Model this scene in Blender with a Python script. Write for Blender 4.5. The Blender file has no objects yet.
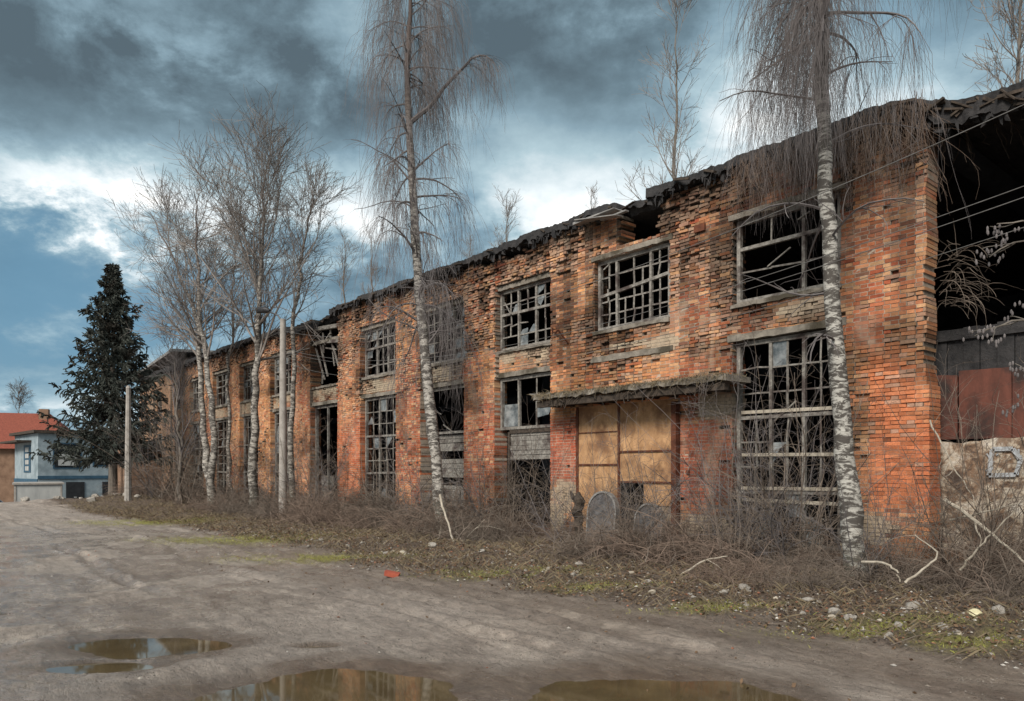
import bpy, math, random
import numpy as np
from mathutils import Vector, Matrix

random.seed(7)
rng = np.random.default_rng(11)
sc = bpy.context.scene
COL = sc.collection
R = math.radians

# ------------------------------------------------------------------ camera frame (used as a surveyor's frame only)
EYE = np.array([0.0, -12.3, 1.7])
TH = math.atan(622/740)
V = np.array([-math.cos(TH), math.sin(TH)])       # view direction on the ground
RT = np.array([math.sin(TH), math.cos(TH)])       # to the right of it
def gp(d, l):                                     # depth, lateral -> world x,y
    p = EYE[:2] + V*d + RT*l
    return float(p[0]), float(p[1])
def spot(px, y):                                  # bearing px met with the plane Y = y -> (x, distance along view)
    s = (px-512)/740
    dx, dy = V[0]+RT[0]*s, V[1]+RT[1]*s
    t = (y-EYE[1])/dy
    return float(dx*t), float(t)
def zat(py, t): return 1.7+(470-py)/740*t

# ------------------------------------------------------------------ numpy noise
def _hash(ix, iy, seed):
    n = (ix.astype(np.int64)*374761393 + iy.astype(np.int64)*668265263 + seed*1442695041) & 0x7fffffff
    n = ((n ^ (n >> 13))*1274126177) & 0x7fffffff
    return ((n ^ (n >> 16)) & 0xffff)/65535.0
def vnoise(x, y, seed=0):
    x = np.asarray(x, float); y = np.asarray(y, float)
    ix = np.floor(x); iy = np.floor(y); fx = x-ix; fy = y-iy
    fx = fx*fx*(3-2*fx); fy = fy*fy*(3-2*fy)
    a = _hash(ix, iy, seed); b = _hash(ix+1, iy, seed); c = _hash(ix, iy+1, seed); d = _hash(ix+1, iy+1, seed)
    return (a*(1-fx)+b*fx)*(1-fy)+(c*(1-fx)+d*fx)*fy
def fbm(x, y, seed=0, o=4, g=.5):
    s = 0; a = 1; t = 0
    for i in range(o):
        s = s+a*vnoise(x*2**i+i*17.3, y*2**i-i*9.1, seed+i*101); t += a; a *= g
    return s/t
def sst(a, b, x):
    t = np.clip((np.asarray(x, float)-a)/(b-a), 0, 1)
    return t*t*(3-2*t)

# ------------------------------------------------------------------ mesh builder
class MB:
    def __init__(s): s.v = []; s.f = []; s.n = 0; s.col = []; s.hascol = False
    def add(s, verts, faces, col=None):
        verts = np.asarray(verts, float).reshape(-1, 3); faces = np.asarray(faces, int)
        s.v.append(verts); s.f.append(faces+s.n); s.n += len(verts)
        if col is None: col = np.full((len(verts), 3), .5)
        else:
            s.hascol = True; col = np.broadcast_to(np.asarray(col, float), (len(verts), 3))
        s.col.append(col)
    def box(s, a, b, col=None, M=None, jit=0):
        (x0, y0, z0), (x1, y1, z1) = a, b
        v = np.array([[x0,y0,z0],[x1,y0,z0],[x1,y1,z0],[x0,y1,z0],[x0,y0,z1],[x1,y0,z1],[x1,y1,z1],[x0,y1,z1]], float)
        if jit: v += rng.uniform(-jit, jit, v.shape)
        if M is not None: v = v@np.array(M.to_3x3()).T+np.array(M.translation)
        s.add(v, [[0,3,2,1],[4,5,6,7],[0,1,5,4],[1,2,6,5],[2,3,7,6],[3,0,4,7]], col)
    def bar(s, p, q, w, h=None, col=None):           # square bar between two points
        h = h or w
        p = Vector(p); q = Vector(q); d = q-p; L = d.length
        rot = d.to_track_quat('X', 'Z').to_matrix().to_4x4(); rot.translation = p
        s.box((0, -w/2, -h/2), (L, w/2, h/2), col, rot)
    def tubes(s, P, Rr, n=4, col=None):              # P (S,K,3), Rr (S,K)
        P = np.asarray(P, float); Rr = np.asarray(Rr, float)
        if P.ndim == 2: P = P[None]; Rr = Rr[None]
        S, K, _ = P.shape
        if S == 0: return
        T = np.gradient(P, axis=1); T /= np.linalg.norm(T, axis=2, keepdims=True)+1e-9
        ref = np.zeros((S, 1, 3)); mean = T.mean(1)
        vert = np.abs(mean[:, 2]) > .75
        ref[:, 0, 2] = ~vert; ref[:, 0, 0] = vert
        A = np.cross(T, np.broadcast_to(ref, T.shape)); A /= np.linalg.norm(A, axis=2, keepdims=True)+1e-9
        B = np.cross(T, A)
        ang = np.arange(n)/n*2*math.pi
        ring = P[:, :, None]+Rr[:, :, None, None]*(A[:, :, None]*np.cos(ang)[:, None]+B[:, :, None]*np.sin(ang)[:, None])
        verts = ring.reshape(-1, 3)
        si, ki, ni = np.meshgrid(np.arange(S), np.arange(K-1), np.arange(n), indexing='ij')
        b = si*K*n+ki*n; nn = (ni+1) % n
        F = np.stack([b+ni, b+nn, b+n+nn, b+n+ni], -1).reshape(-1, 4)
        s.add(verts, F, col)
    def build(s, name, mat, parent=None, smooth=False):
        me = bpy.data.meshes.new(name)
        v = np.concatenate(s.v); q = [f for f in s.f if f.shape[1] == 4]; t = [f for f in s.f if f.shape[1] == 3]
        q = np.concatenate(q) if q else np.zeros((0, 4), int); t = np.concatenate(t) if t else np.zeros((0, 3), int)
        me.vertices.add(len(v)); me.vertices.foreach_set('co', v.ravel())
        nl = len(q)*4+len(t)*3
        me.loops.add(nl); me.loops.foreach_set('vertex_index', np.concatenate([q.ravel(), t.ravel()]).astype(np.int32))
        me.polygons.add(len(q)+len(t))
        st = np.concatenate([np.arange(len(q))*4, len(q)*4+np.arange(len(t))*3]).astype(np.int32)
        me.polygons.foreach_set('loop_start', st)
        me.polygons.foreach_set('use_smooth', np.full(len(q)+len(t), smooth, bool))
        me.update(calc_edges=True)
        if s.hascol:
            c = np.concatenate(s.col); c = np.concatenate([c, np.ones((len(c), 1))], 1)
            at = me.color_attributes.new('tint', 'FLOAT_COLOR', 'POINT'); at.data.foreach_set('color', c.ravel())
        me.materials.append(mat)
        o = bpy.data.objects.new(name, me); COL.objects.link(o)
        if parent is not None: o.parent = parent
        return o

def tag(o, label=None, cat=None, group=None, kind=None):
    if label: o['label'] = label
    if cat: o['category'] = cat
    if group: o['group'] = group
    if kind: o['kind'] = kind
    return o
def empty(name, loc=(0,0,0), rz=0):
    o = bpy.data.objects.new(name, None); COL.objects.link(o); o.location = loc; o.rotation_euler = (0,0,rz); return o
def copy_tree(o):
    r = o.copy(); COL.objects.link(r)
    for ch in list(o.children):
        c = ch.copy(); COL.objects.link(c); c.parent = r
        for g in list(ch.children):
            d = g.copy(); COL.objects.link(d); d.parent = c
    return r

# ------------------------------------------------------------------ materials
def mat(name):
    m = bpy.data.materials.new(name); m.use_nodes = True
    nt = m.node_tree; b = nt.nodes['Principled BSDF']
    return m, nt, b
def N(nt, t, **k):
    n = nt.nodes.new(t)
    for a, v in k.items():
        if a in ('operation', 'blend_type', 'data_type', 'attribute_name', 'musgrave_type', 'feature', 'noise_dimensions', 'wave_type', 'bands_direction', 'sky_type', 'sun_disc', 'clamp', 'interpolation_type', 'distance'): setattr(n, a, v)
    return n
def link(nt, a, b): nt.links.new(a, b)
def mixc(nt, fac, a, b, mode='MIX'):
    n = nt.nodes.new('ShaderNodeMix'); n.data_type = 'RGBA'; n.blend_type = mode
    for i, v in ((0, fac), (6, a), (7, b)):
        if hasattr(v, 'is_linked'): nt.links.new(v, n.inputs[i])
        else: n.inputs[i].default_value = v if i == 0 else (*v, 1)
    return n.outputs[2]
def mth(nt, op, a, b=None, c=None):
    n = nt.nodes.new('ShaderNodeMath'); n.operation = op
    for i, v in enumerate((a, b, c)):
        if v is None: continue
        if hasattr(v, 'is_linked'): nt.links.new(v, n.inputs[i])
        else: n.inputs[i].default_value = v
    return n.outputs[0]
def noise(nt, scale, detail=6, rough=.6, vec=None, stretch=None, dist=0):
    n = nt.nodes.new('ShaderNodeTexNoise'); n.inputs['Scale'].default_value = scale
    n.inputs['Detail'].default_value = detail; n.inputs['Roughness'].default_value = rough; n.inputs['Distortion'].default_value = dist
    if vec is None:
        g = nt.nodes.new('ShaderNodeNewGeometry'); vec = g.outputs['Position']
    if stretch:
        mp = nt.nodes.new('ShaderNodeMapping'); mp.inputs['Scale'].default_value = stretch; nt.links.new(vec, mp.inputs[0]); vec = mp.outputs[0]
    nt.links.new(vec, n.inputs['Vector']); return n.outputs['Fac']
def ramp(nt, fac, stops):
    n = nt.nodes.new('ShaderNodeValToRGB'); e = n.color_ramp.elements
    while len(e) < len(stops): e.new(.5)
    for i, (p, c) in enumerate(stops):
        e[i].position = p; e[i].color = (*c, 1) if not np.isscalar(c) else (c, c, c, 1)
    nt.links.new(fac, n.inputs[0]); return n.outputs[0]
def bump(nt, b, h, strength=.5, dist=.02):
    n = nt.nodes.new('ShaderNodeBump'); n.inputs['Strength'].default_value = strength; n.inputs['Distance'].default_value = dist
    nt.links.new(h, n.inputs['Height']); nt.links.new(n.outputs[0], b.inputs['Normal'])
def objvec(nt):
    t = nt.nodes.new('ShaderNodeTexCoord'); return t.outputs['Object']

def simple(name, c1, c2, scale=5, rough=.8, bs=.3, bd=.01, stretch=None, metal=0, obj=True, c3=None, scale3=1.2):
    m, nt, b = mat(name)
    vec = objvec(nt) if obj else None
    n1 = noise(nt, scale, 8, .65, vec, stretch)
    c = ramp(nt, n1, [(.3, c1), (.7, c2)])
    if c3 is not None:
        n2 = noise(nt, scale3, 6, .6, vec)
        c = mixc(nt, ramp(nt, n2, [(.48, 0.), (.62, 1.)]), c, c3)
    link(nt, c, b.inputs['Base Color']); b.inputs['Roughness'].default_value = rough; b.inputs['Metallic'].default_value = metal
    b.inputs['Specular IOR Level'].default_value = .3
    bump(nt, b, noise(nt, scale*4, 6, .7, vec, stretch), bs, bd)
    return m

def tint_mat(name, rough=.9, bs=.5, dark=.55, scale=9):
    m, nt, b = mat(name)
    a = nt.nodes.new('ShaderNodeAttribute'); a.attribute_name = 'tint'
    n1 = noise(nt, scale, 8, .7)
    n2 = noise(nt, 60, 4, .7)
    c = mixc(nt, 1., a.outputs['Color'], ramp(nt, n1, [(.3, dark), (.72, 1.15)]), 'MULTIPLY')
    c = mixc(nt, .7, c, ramp(nt, n2, [(.3, .6), (.7, 1.25)]), 'MULTIPLY')
    link(nt, c, b.inputs['Base Color']); b.inputs['Roughness'].default_value = rough; b.inputs['Specular IOR Level'].default_value = .2
    bump(nt, b, n2, bs, .006)
    return m

M = {}
M['brick'] = tint_mat('weathered_brick', .92, .35, .66)
# lime-wash / stains on top of the brick
nt = M['brick'].node_tree; b = nt.nodes['Principled BSDF']
src = b.inputs['Base Color'].links[0].from_socket
st = noise(nt, .55, 7, .62, None, (1.6, 1, .8), 1.2)
c = mixc(nt, ramp(nt, st, [(.56, 0.), (.70, .42)]), src, (.40, .31, .23))
st2 = noise(nt, .5, 6, .6, None, (2.2, 1, .5))
c = mixc(nt, ramp(nt, st2, [(.56, 0.), (.76, .5)]), c, (.045, .028, .022))
link(nt, c, b.inputs['Base Color'])
M['plaster'] = simple('old_plaster', (.14,.09,.055), (.46,.37,.27), 6, .95, .8, .03, None, 0, False, (.07,.045,.035), 3.2)
m, nt, b = mat('peeling_plaster'); M['peeling'] = m
pn = noise(nt, 3.0, 9, .7, None, (1, 1, 1.3), .4); pn2 = noise(nt, 1.6, 7, .7, None, (2, 1, .7)); pn3 = noise(nt, 25, 6, .7)
c = ramp(nt, pn, [(.40, (.06,.04,.03)), (.47, (.19,.12,.075)), (.53, (.40,.33,.25)), (.66, (.50,.46,.40))])
c = mixc(nt, ramp(nt, pn2, [(.50, 0.), (.58, .85)]), c, (.17,.10,.06))
c = mixc(nt, 1., c, ramp(nt, pn3, [(.3, .6), (.7, 1.15)]), 'MULTIPLY')
link(nt, c, b.inputs['Base Color']); b.inputs['Roughness'].default_value = .95; bump(nt, b, pn, .8, .03)
M['concrete'] = simple('weathered_concrete', (.10,.085,.07), (.27,.24,.20), 5, .92, .6, .02, None, 0, False, (.06,.05,.035), 1.5)
M['wood'] = simple('grey_weathered_wood', (.09,.08,.07), (.30,.28,.25), 14, .85, .6, .01, (1,1,1), 0, False, (.06,.045,.04), 2.)
M['darkwood'] = simple('dark_rotten_wood', (.015,.012,.01), (.08,.06,.045), 9, .9, .6, .02, None, 0, False)
M['plywood'] = simple('ochre_plywood_panel', (.27,.145,.07), (.54,.32,.165), 3.5, .85, .5, .02, (1.6,1,.7), 0, False, (.20,.105,.055), 1.5)
M['rust'] = simple('rusty_steel', (.045,.018,.012), (.16,.055,.028), 6, .8, .5, .01, None, .2, False)
M['redpanel'] = simple('faded_red_metal', (.045,.018,.013), (.13,.045,.03), 3.5, .8, .5, .01, (1.5,1,.5), 0, False, (.025,.017,.015), 1.6)
M['roof'] = simple('tar_roofing', (.010,.010,.011), (.045,.042,.042), 5, .85, .8, .03, None, 0, False)
M['interior_shade'] = simple('shade_dark_interior', (.012,.014,.018), (.04,.042,.048), 2, .95, .4, .02, None, 0, False)  # interior shade put into the colour: near-black blue so the inside stays dark
M['zinc'] = simple('bent_zinc_sheet', (.12,.115,.11), (.34,.32,.30), 4, .6, .4, .01, None, .3, False)
M['stone'] = simple('rubble_stone', (.16,.14,.12), (.38,.35,.31), 6, .95, .6, .02)
M['redbrickbit'] = simple('broken_brick', (.22,.045,.028), (.32,.08,.045), 8, .9, .5, .01)
M['straw'] = simple('dry_grass', (.08,.06,.038), (.22,.175,.11), 3, .95, .1, .01, None, 0, False)
M['twig'] = simple('grey_brown_twigs', (.055,.042,.034), (.20,.16,.128), 2.5, .9, .2, .01, None, 0, False)
M['redtwig'] = simple('reddish_twigs', (.085,.058,.045), (.21,.155,.12), 2.5, .9, .2, .01, None, 0, False)
M['palebranch'] = simple('pale_dead_branch', (.20,.17,.13), (.44,.39,.32), 6, .9, .3, .01, None, 0, False)
M['birchtwig'] = simple('birch_twigs', (.075,.066,.066), (.16,.142,.138), 2.5, .9, .2, .01, None, 0, False)
M['farwig'] = simple('distant_twigs', (.12,.105,.095), (.23,.20,.18), 2.5, .9, .2, .01, None, 0, False)
M['greybark'] = simple('grey_bark', (.07,.06,.05), (.19,.165,.14), 7, .95, .7, .02, (1,1,.3), 0, False)
M['paleconc'] = simple('pole_concrete', (.20,.18,.16), (.36,.33,.30), 4, .9, .4, .01, None, 0, False)
M['greyslab'] = simple('grey_cement', (.05,.047,.05), (.13,.125,.125), 9, .9, .5, .01)
M['rim'] = simple('pale_cement_rim', (.14,.135,.13), (.26,.25,.24), 9, .9, .5, .01)
M['wire'] = simple('old_cable', (.07,.065,.06), (.15,.145,.14), 9, .6, .1, .01)
M['lampmetal'] = simple('lamp_metal', (.03,.03,.032), (.08,.08,.085), 9, .5, .1, .01, None, .4)
M['housewall'] = simple('pale_blue_render', (.18,.225,.25), (.30,.35,.375), 2, .9, .3, .01, None, 0, False, (.16,.20,.22), .8)
M['bluetrim'] = simple('blue_paint', (.02,.055,.09), (.045,.10,.15), 3, .7, .1, .01, None, 0, False)
M['tiles'] = simple('red_roof_tiles', (.13,.035,.022), (.24,.065,.040), 6, .85, .8, .05, (1,1,1), 0, False)
M['brownwall'] = simple('brown_render', (.12,.07,.045), (.24,.15,.10), 1.5, .9, .3, .02, None, 0, False)
M['darkpaint'] = simple('dark_door', (.01,.011,.013), (.028,.03,.033), 3, .6, .1, .01, None, 0, False)
M['whitemetal'] = simple('dull_white_metal', (.27,.275,.27), (.40,.40,.385), 2, .6, .1, .01, (1,1,.3), 0, False)
M['carpaint'] = simple('silver_car_paint', (.35,.37,.39), (.42,.44,.46), 2, .25, .02, .001, None, .3)
M['rubber'] = simple('rubber', (.012,.012,.012), (.03,.03,.03), 9, .8, .1, .01)
M['whitepaint'] = simple('sprayed_grey_white_paint', (.16,.16,.16), (.42,.44,.46), 12, .8, .1, .01, None, 0, False)
M['bag'] = simple('weathered_plastic', (.42,.38,.22), (.62,.57,.38), 6, .5, .2, .01)
m, nt, b = mat('dirty_glass'); M['glass'] = m
b.inputs['Base Color'].default_value = (.14,.16,.17,1); b.inputs['Roughness'].default_value = .25; b.inputs['Specular IOR Level'].default_value = .8
nn = noise(nt, 5, 6, .6); link(nt, ramp(nt, nn, [(.35, (.05,.06,.065)), (.7, (.26,.27,.27))]), b.inputs['Base Color'])
m, nt, b = mat('dark_window_glass'); M['darkglass'] = m
b.inputs['Roughness'].default_value = .1
nn = noise(nt, 3, 4, .6); link(nt, ramp(nt, nn, [(.35, (.01,.013,.016)), (.7, (.03,.035,.04))]), b.inputs['Base Color'])
m, nt, b = mat('headlight_glass'); M['lampglass'] = m
nn = noise(nt, 3, 4, .6); link(nt, ramp(nt, nn, [(.35, (.5,.5,.5)), (.7, (.6,.6,.6))]), b.inputs['Base Color']); b.inputs['Roughness'].default_value = .1
# birch bark
def birch_bark(name, hi, grey):
    m, nt, b = mat(name)
    g = nt.nodes.new('ShaderNodeNewGeometry')
    n1 = noise(nt, 3.2, 8, .75, g.outputs['Position'], (1.3, 1.3, 3.6), .6)
    n2 = noise(nt, 14, 5, .7, g.outputs['Position'], (.6, .6, 6))
    n3 = noise(nt, .8, 3, .5, g.outputs['Position'])
    c = ramp(nt, n2, [(.35, tuple(.62*q for q in hi)), (.6, hi)])
    c = mixc(nt, ramp(nt, n1, [(.45, 0.), (.52, 1.)]), c, (.055,.047,.040))
    sp = nt.nodes.new('ShaderNodeSeparateXYZ'); link(nt, g.outputs['Position'], sp.inputs[0])
    zz = mth(nt, 'ADD', sp.outputs[2], mth(nt, 'MULTIPLY', n3, 2.))
    up = nt.nodes.new('ShaderNodeMapRange'); up.inputs[1].default_value = grey[0]; up.inputs[2].default_value = grey[1]; link(nt, zz, up.inputs[0])
    c = mixc(nt, up.outputs[0], c, (.075,.055,.048))
    lo = nt.nodes.new('ShaderNodeMapRange'); lo.inputs[1].default_value = 2.2; lo.inputs[2].default_value = .8; lo.inputs[4].default_value = .75; link(nt, zz, lo.inputs[0])
    c = mixc(nt, lo.outputs[0], c, (.10,.10,.065))
    link(nt, c, b.inputs['Base Color']); b.inputs['Roughness'].default_value = .85
    bump(nt, b, n1, .7, .02)
    return m
M['birch'] = birch_bark('birch_bark_near', (.42,.40,.36), (7.5, 10.5))
M['birch2'] = birch_bark('birch_bark_mid', (.40,.37,.33), (9.5, 13.5))
M['birch3'] = birch_bark('birch_bark_far', (.36,.33,.29), (9, 13))
# spruce foliage
M['spruce'] = simple('spruce_needles', (.032,.042,.036), (.095,.10,.085), 1.4, .9, .1, .01, None, 0, False, (.035,.030,.024), .9)
M['leaf'] = simple('fallen_leaves', (.045,.028,.018), (.17,.105,.06), 2.2, .9, .1, .01, None, 0, False)
M['grass'] = simple('yellow_green_grass', (.13,.14,.028), (.34,.32,.085), 2.2, .9, .1, .01, None, 0, False)
M['gravel'] = tint_mat('gravel_tint', .95, .3, .8)

# ------------------------------------------------------------------ ground
def to_dl(x, y):
    rx = x-EYE[0]; ry = y-EYE[1]
    return rx*V[0]+ry*V[1], rx*RT[0]+ry*RT[1]
PUD = [ # depth, lateral, half depth, half lateral, level
 (5.70, -1.42, .66, 1.10, -.020), (5.55, 1.12, .68, 1.10, -.020), (7.25, -3.55, .42, .85, -.018), (6.45, -3.60, .18, .50, -.018),
 (7.2, -1.92, .09, .22, -.022)]
def edge_y(x):      # where the muddy road gives way to the littered verge
    return -5.6+.9*sst(-9, -3, x)+.35*(fbm(x*.35, x*0, 5)-.5)*2 - .8*sst(-20, -34, x)
def masks(x, y):
    ver = sst(-.35, .45, y-edge_y(x)+(fbm(x*1.3, y*1.3, 9, 4)-.5)*1.3)
    d, l = to_dl(x, y)
    wet = np.zeros_like(x)
    for (pd, pl, hd, hl, lv) in PUD:
        q = np.sqrt(((d-pd)/(hd*1.75))**2+((l-pl)/(hl*1.45))**2)
        wet = np.maximum(wet, 1-sst(.55, 1.25, q+(fbm(x*2, y*2, 77)-.5)*.7))
    wl = sst(-2.2, -4.6, l)*sst(26, 16, d)*1.0            # shiny wet asphalt at the left
    wet2 = wl*sst(.40, .50, fbm(x*1.1, y*1.1, 31, 5))
    mud = sst(-2.4, -.5, y-edge_y(x)+(fbm(x*.7, y*.7, 91, 4)-.5)*1.6)*(1-ver)*.75*sst(30, 12, d)
    wl2 = wet2; wet2 = np.maximum(wet2*.3, mud*.8)
    return ver, wet, wet2, d, l, mud, wl2
def ground_h(x, y):
    x = np.asarray(x, float); y = np.asarray(y, float)
    ver, wet, wet2, d, l, _, _ = masks(x, y)
    h = (fbm(x*.5, y*.5, 1, 4)-.5)*.05
    near = sst(40, 15, d)
    pits = np.zeros_like(x)
    for (pd, pl, hd, hl, lv) in PUD:
        q = np.sqrt(((d-pd)/hd)**2+((l-pl)/hl)**2)+(fbm(x*1.5, y*1.5, 55, 5)-.5)*.65
        h = h*(1-.8*(1-sst(1.1, 2.2, q)))
        pits = np.minimum(pits, -.055*(1-sst(.55, 1.45, q)))
    h = h+pits
    # wheel ruts and churned mud
    for k, yy in enumerate((-6.15, -6.75, -7.75, -9.3)):
        c = yy+(fbm(x*.22, x*0+k, 60+k, 3)-.5)*1.2
        amp = .045*sst(.35, .6, fbm(x*.6, x*0, 70+k, 3))
        amp = amp*(1-np.clip(wet*1.5, 0, 1)); h = h-amp*np.exp(-((y-c)/.11)**2)*near+amp*.6*np.exp(-((np.abs(y-c)-.2)/.08)**2)*near
    h = h+(fbm(x*3, y*3, 3, 5, .6)-.5)*.055*near*(1-np.clip(wet*1.5, 0, .93))*(1+ver*1.4)
    h = h+(fbm(x*11, y*11, 4, 3, .6)-.5)*.032*near*(1-np.clip(wet*1.5, 0, .9))
    h = h+ver*.10*sst(-5.2, -3.4, y)+ver*(fbm(x*.8, y*.8, 15, 3)-.4)*.14
    # heap of dirt in front of the container, ground dropping away behind it
    for (md, ml, sd, sl, hh) in ((36, -22.5, 1.5, 1.6, .30), (35.5, -19.2, 1.6, 2.0, .32), (36.5, -25.0, 1.4, 1.2, .06), (34, -15.5, 2.0, 3.0, .30)):
        h = h+hh*np.exp(-((d-md)/sd)**2-((l-ml)/sl)**2)*(.6+.8*fbm(x*1.1, y*1.1, 21, 4))
    h = h-1.75*sst(36.5, 50, d+0*l)
    h = h+ (fbm(x*.02, y*.02, 8, 3)-.4)*6*sst(140, 420, np.hypot(x, y))
    return h
def axis(a, b, step, far, grow=1.16, lim=.0):
    mid = list(np.arange(a, b+1e-6, step)); lo = []; s = step; p = a
    while p > -far:
        s = min(s*grow, 60) if p > -9999 else s; p -= s; lo.append(p)
    hi = []; s = step; p = b
    while p < far: s = min(s*grow, 60); p += s; hi.append(p)
    return np.array(lo[::-1]+mid+hi)
def axis2(a, b, step, a2, b2, step2, far):
    mid = list(np.arange(a, b, step))
    lo = list(np.arange(a-step2, a2, -step2)); hi = list(np.arange(b, b2, step2))
    s = step2; p = lo[-1]; l2 = []
    while p > -far: s *= 1.25; p -= s; l2.append(p)
    s = step2; p = hi[-1]; h2 = []
    while p < far: s *= 1.25; p += s; h2.append(p)
    return np.array(l2[::-1]+lo[::-1]+mid+hi+h2)
gx = axis2(-13, 2.2, .042, -60, 16, .22, 900); gy = axis2(-12.8, -3.4, .042, -30, 0, .16, 900)
X, Y = np.meshgrid(gx, gy, indexing='ij')
Z = ground_h(X, Y)
nx, ny = X.shape
ii, jj = np.meshgrid(np.arange(nx-1), np.arange(ny-1), indexing='ij')
F = np.stack([ii*ny+jj, (ii+1)*ny+jj, (ii+1)*ny+jj+1, ii*ny+jj+1], -1).reshape(-1, 4)
ver, wet, wet2, d_, l_, _, shn = masks(X, Y)
moss = np.zeros_like(X)
MOSS = []
for px, d, sl, sd in ((330, 14.2, 1.4, .5), (250, 18, 1.8, .8), (515, 11.8, 1.0, .42), (600, 10.5, .7, .25), (720, 9.0, .7, .25), (885, 7.7, .9, .35), (160, 24, 2.0, 1.0), (975, 7.1, .5, .25)):
    l = (px-512)/740*d; MOSS.append((d, l, sd, sl))
    moss = np.maximum(moss, np.exp(-((d_-d)/sd)**2-((l_-l)/sl)**2))
moss = moss*sst(.27, .5, fbm(X*2.2, Y*2.2, 44, 4))
road = mb = MB()
mb.add(np.stack([X, Y, Z], -1).reshape(-1, 3), F, np.stack([ver, np.maximum(wet, wet2), moss], -1).reshape(-1, 3))
m, nt, b = mat('muddy_ground')
a = nt.nodes.new('ShaderNodeAttribute'); a.attribute_name = 'tint'
sp = nt.nodes.new('ShaderNodeSeparateColor'); link(nt, a.outputs['Color'], sp.inputs[0])
n_big = noise(nt, .35, 6, .6); n_mid = noise(nt, 2.2, 8, .68); n_fine = noise(nt, 22, 8, .75); n_grit = noise(nt, 90, 3, .7)
n_str = noise(nt, 1.3, 9, .75, None, (.45, 1.9, 1), .5)
c = ramp(nt, n_mid, [(.28, (.16,.138,.12)), (.5, (.28,.247,.218)), (.72, (.41,.37,.33))])
c = mixc(nt, ramp(nt, n_str, [(.42, .0), (.62, .7)]), c, (.115,.092,.077))
c = mixc(nt, ramp(nt, n_big, [(.45, 0.), (.62, .5)]), c, (.25,.225,.205))
vc = ramp(nt, n_fine, [(.3, (.030,.022,.016)), (.5, (.075,.052,.036)), (.72, (.17,.125,.085))])
c = mixc(nt, sp.outputs[0], c, vc)
c = mixc(nt, mth(nt, 'MULTIPLY', sp.outputs[2], .85), c, ramp(nt, n_fine, [(.3, (.09,.095,.022)), (.7, (.30,.29,.075))]))
vor = nt.nodes.new('ShaderNodeTexVoronoi'); vor.inputs['Scale'].default_value = 26
g = nt.nodes.new('ShaderNodeNewGeometry'); link(nt, g.outputs['Position'], vor.inputs['Vector'])
peb = ramp(nt, vor.outputs['Distance'], [(.10, 1.), (.2, 0.)])
pm = mth(nt, 'MULTIPLY', peb, ramp(nt, noise(nt, 5, 4, .6), [(.5, 0.), (.62, .55)]))
c = mixc(nt, pm, c, (.26,.24,.21))
c = mixc(nt, 1., c, ramp(nt, n_grit, [(.3, .72), (.7, 1.2)]), 'MULTIPLY')
wetf = sp.outputs[1]
c = mixc(nt, mth(nt, 'MULTIPLY', wetf, .85), c, mixc(nt, 1., c, (.42,.37,.32), 'MULTIPLY'))
n_cl = noise(nt, 7.5, 9, .78, None, (.8, 1.5, 1), .8)
c = mixc(nt, .9, c, ramp(nt, n_cl, [(.34, (.55,.51,.48)), (.5, (1.,1.,1.)), (.68, (1.28,1.22,1.18))]), 'MULTIPLY')
c = mixc(nt, 1., c, (1.22,1.15,1.09), 'MULTIPLY')
link(nt, c, b.inputs['Base Color'])
rg = mth(nt, 'SUBTRACT', ramp(nt, n_mid, [(.35, .62), (.65, .9)]), mth(nt, 'MULTIPLY', wetf, .64))
sh = nt.nodes.new('ShaderNodeAttribute'); sh.attribute_name = 'sheen'
shf = mth(nt, 'MULTIPLY', sh.outputs['Fac'], ramp(nt, n_mid, [(.50, 1.), (.66, .2)]))
rg = mth(nt, 'SUBTRACT', rg, mth(nt, 'MULTIPLY', shf, .62)); rg = mth(nt, 'MAXIMUM', rg, .10)
link(nt, rg, b.inputs['Roughness']); b.inputs['Specular IOR Level'].default_value = .6
hh = mth(nt, 'ADD', mth(nt, 'ADD', mth(nt, 'MULTIPLY', n_cl, .8), mth(nt, 'MULTIPLY', n_fine, .6)), mth(nt, 'ADD', mth(nt, 'MULTIPLY', n_grit, .25), mth(nt, 'MULTIPLY', n_str, .9)))
bump(nt, b, hh, 1., .07)
M['ground'] = m
go = tag(mb.build('ground', m, smooth=True), kind='structure'); sa = go.data.attributes.new('sheen', 'FLOAT', 'POINT'); sa.data.foreach_set('value', shn.ravel())

# puddle water
m, nt, b = mat('puddle_water')
link(nt, ramp(nt, noise(nt, 2.5, 5, .6), [(.35, (.065,.046,.024)), (.65, (.10,.073,.038))]), b.inputs['Base Color'])
b.inputs['Roughness'].default_value = .035; b.inputs['Specular IOR Level'].default_value = .9; b.inputs['IOR'].default_value = 1.5
bump(nt, b, noise(nt, 5, 3, .5), .03, .004)
M['water'] = m
for pi_, (pd, pl, hd, hl, lv) in enumerate(PUD):
    lv = lv-.0012*pi_
    mb = MB(); n = 48; a_ = np.arange(n)/n*2*math.pi
    D = pd+hd*1.55*np.cos(a_); L = pl+hl*1.26*np.sin(a_)
    pts = [gp(dd, ll) for dd, ll in zip(D, L)]; cx, cy = gp(pd, pl)
    vv = [(cx, cy, lv-.012)]+[(p[0], p[1], lv-.012) for p in pts]
    mb.add(vv, [[0, 1+i, 1+(i+1) % n] for i in range(n)])
    tag(mb.build('puddle', M['water']), kind='structure')

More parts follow.
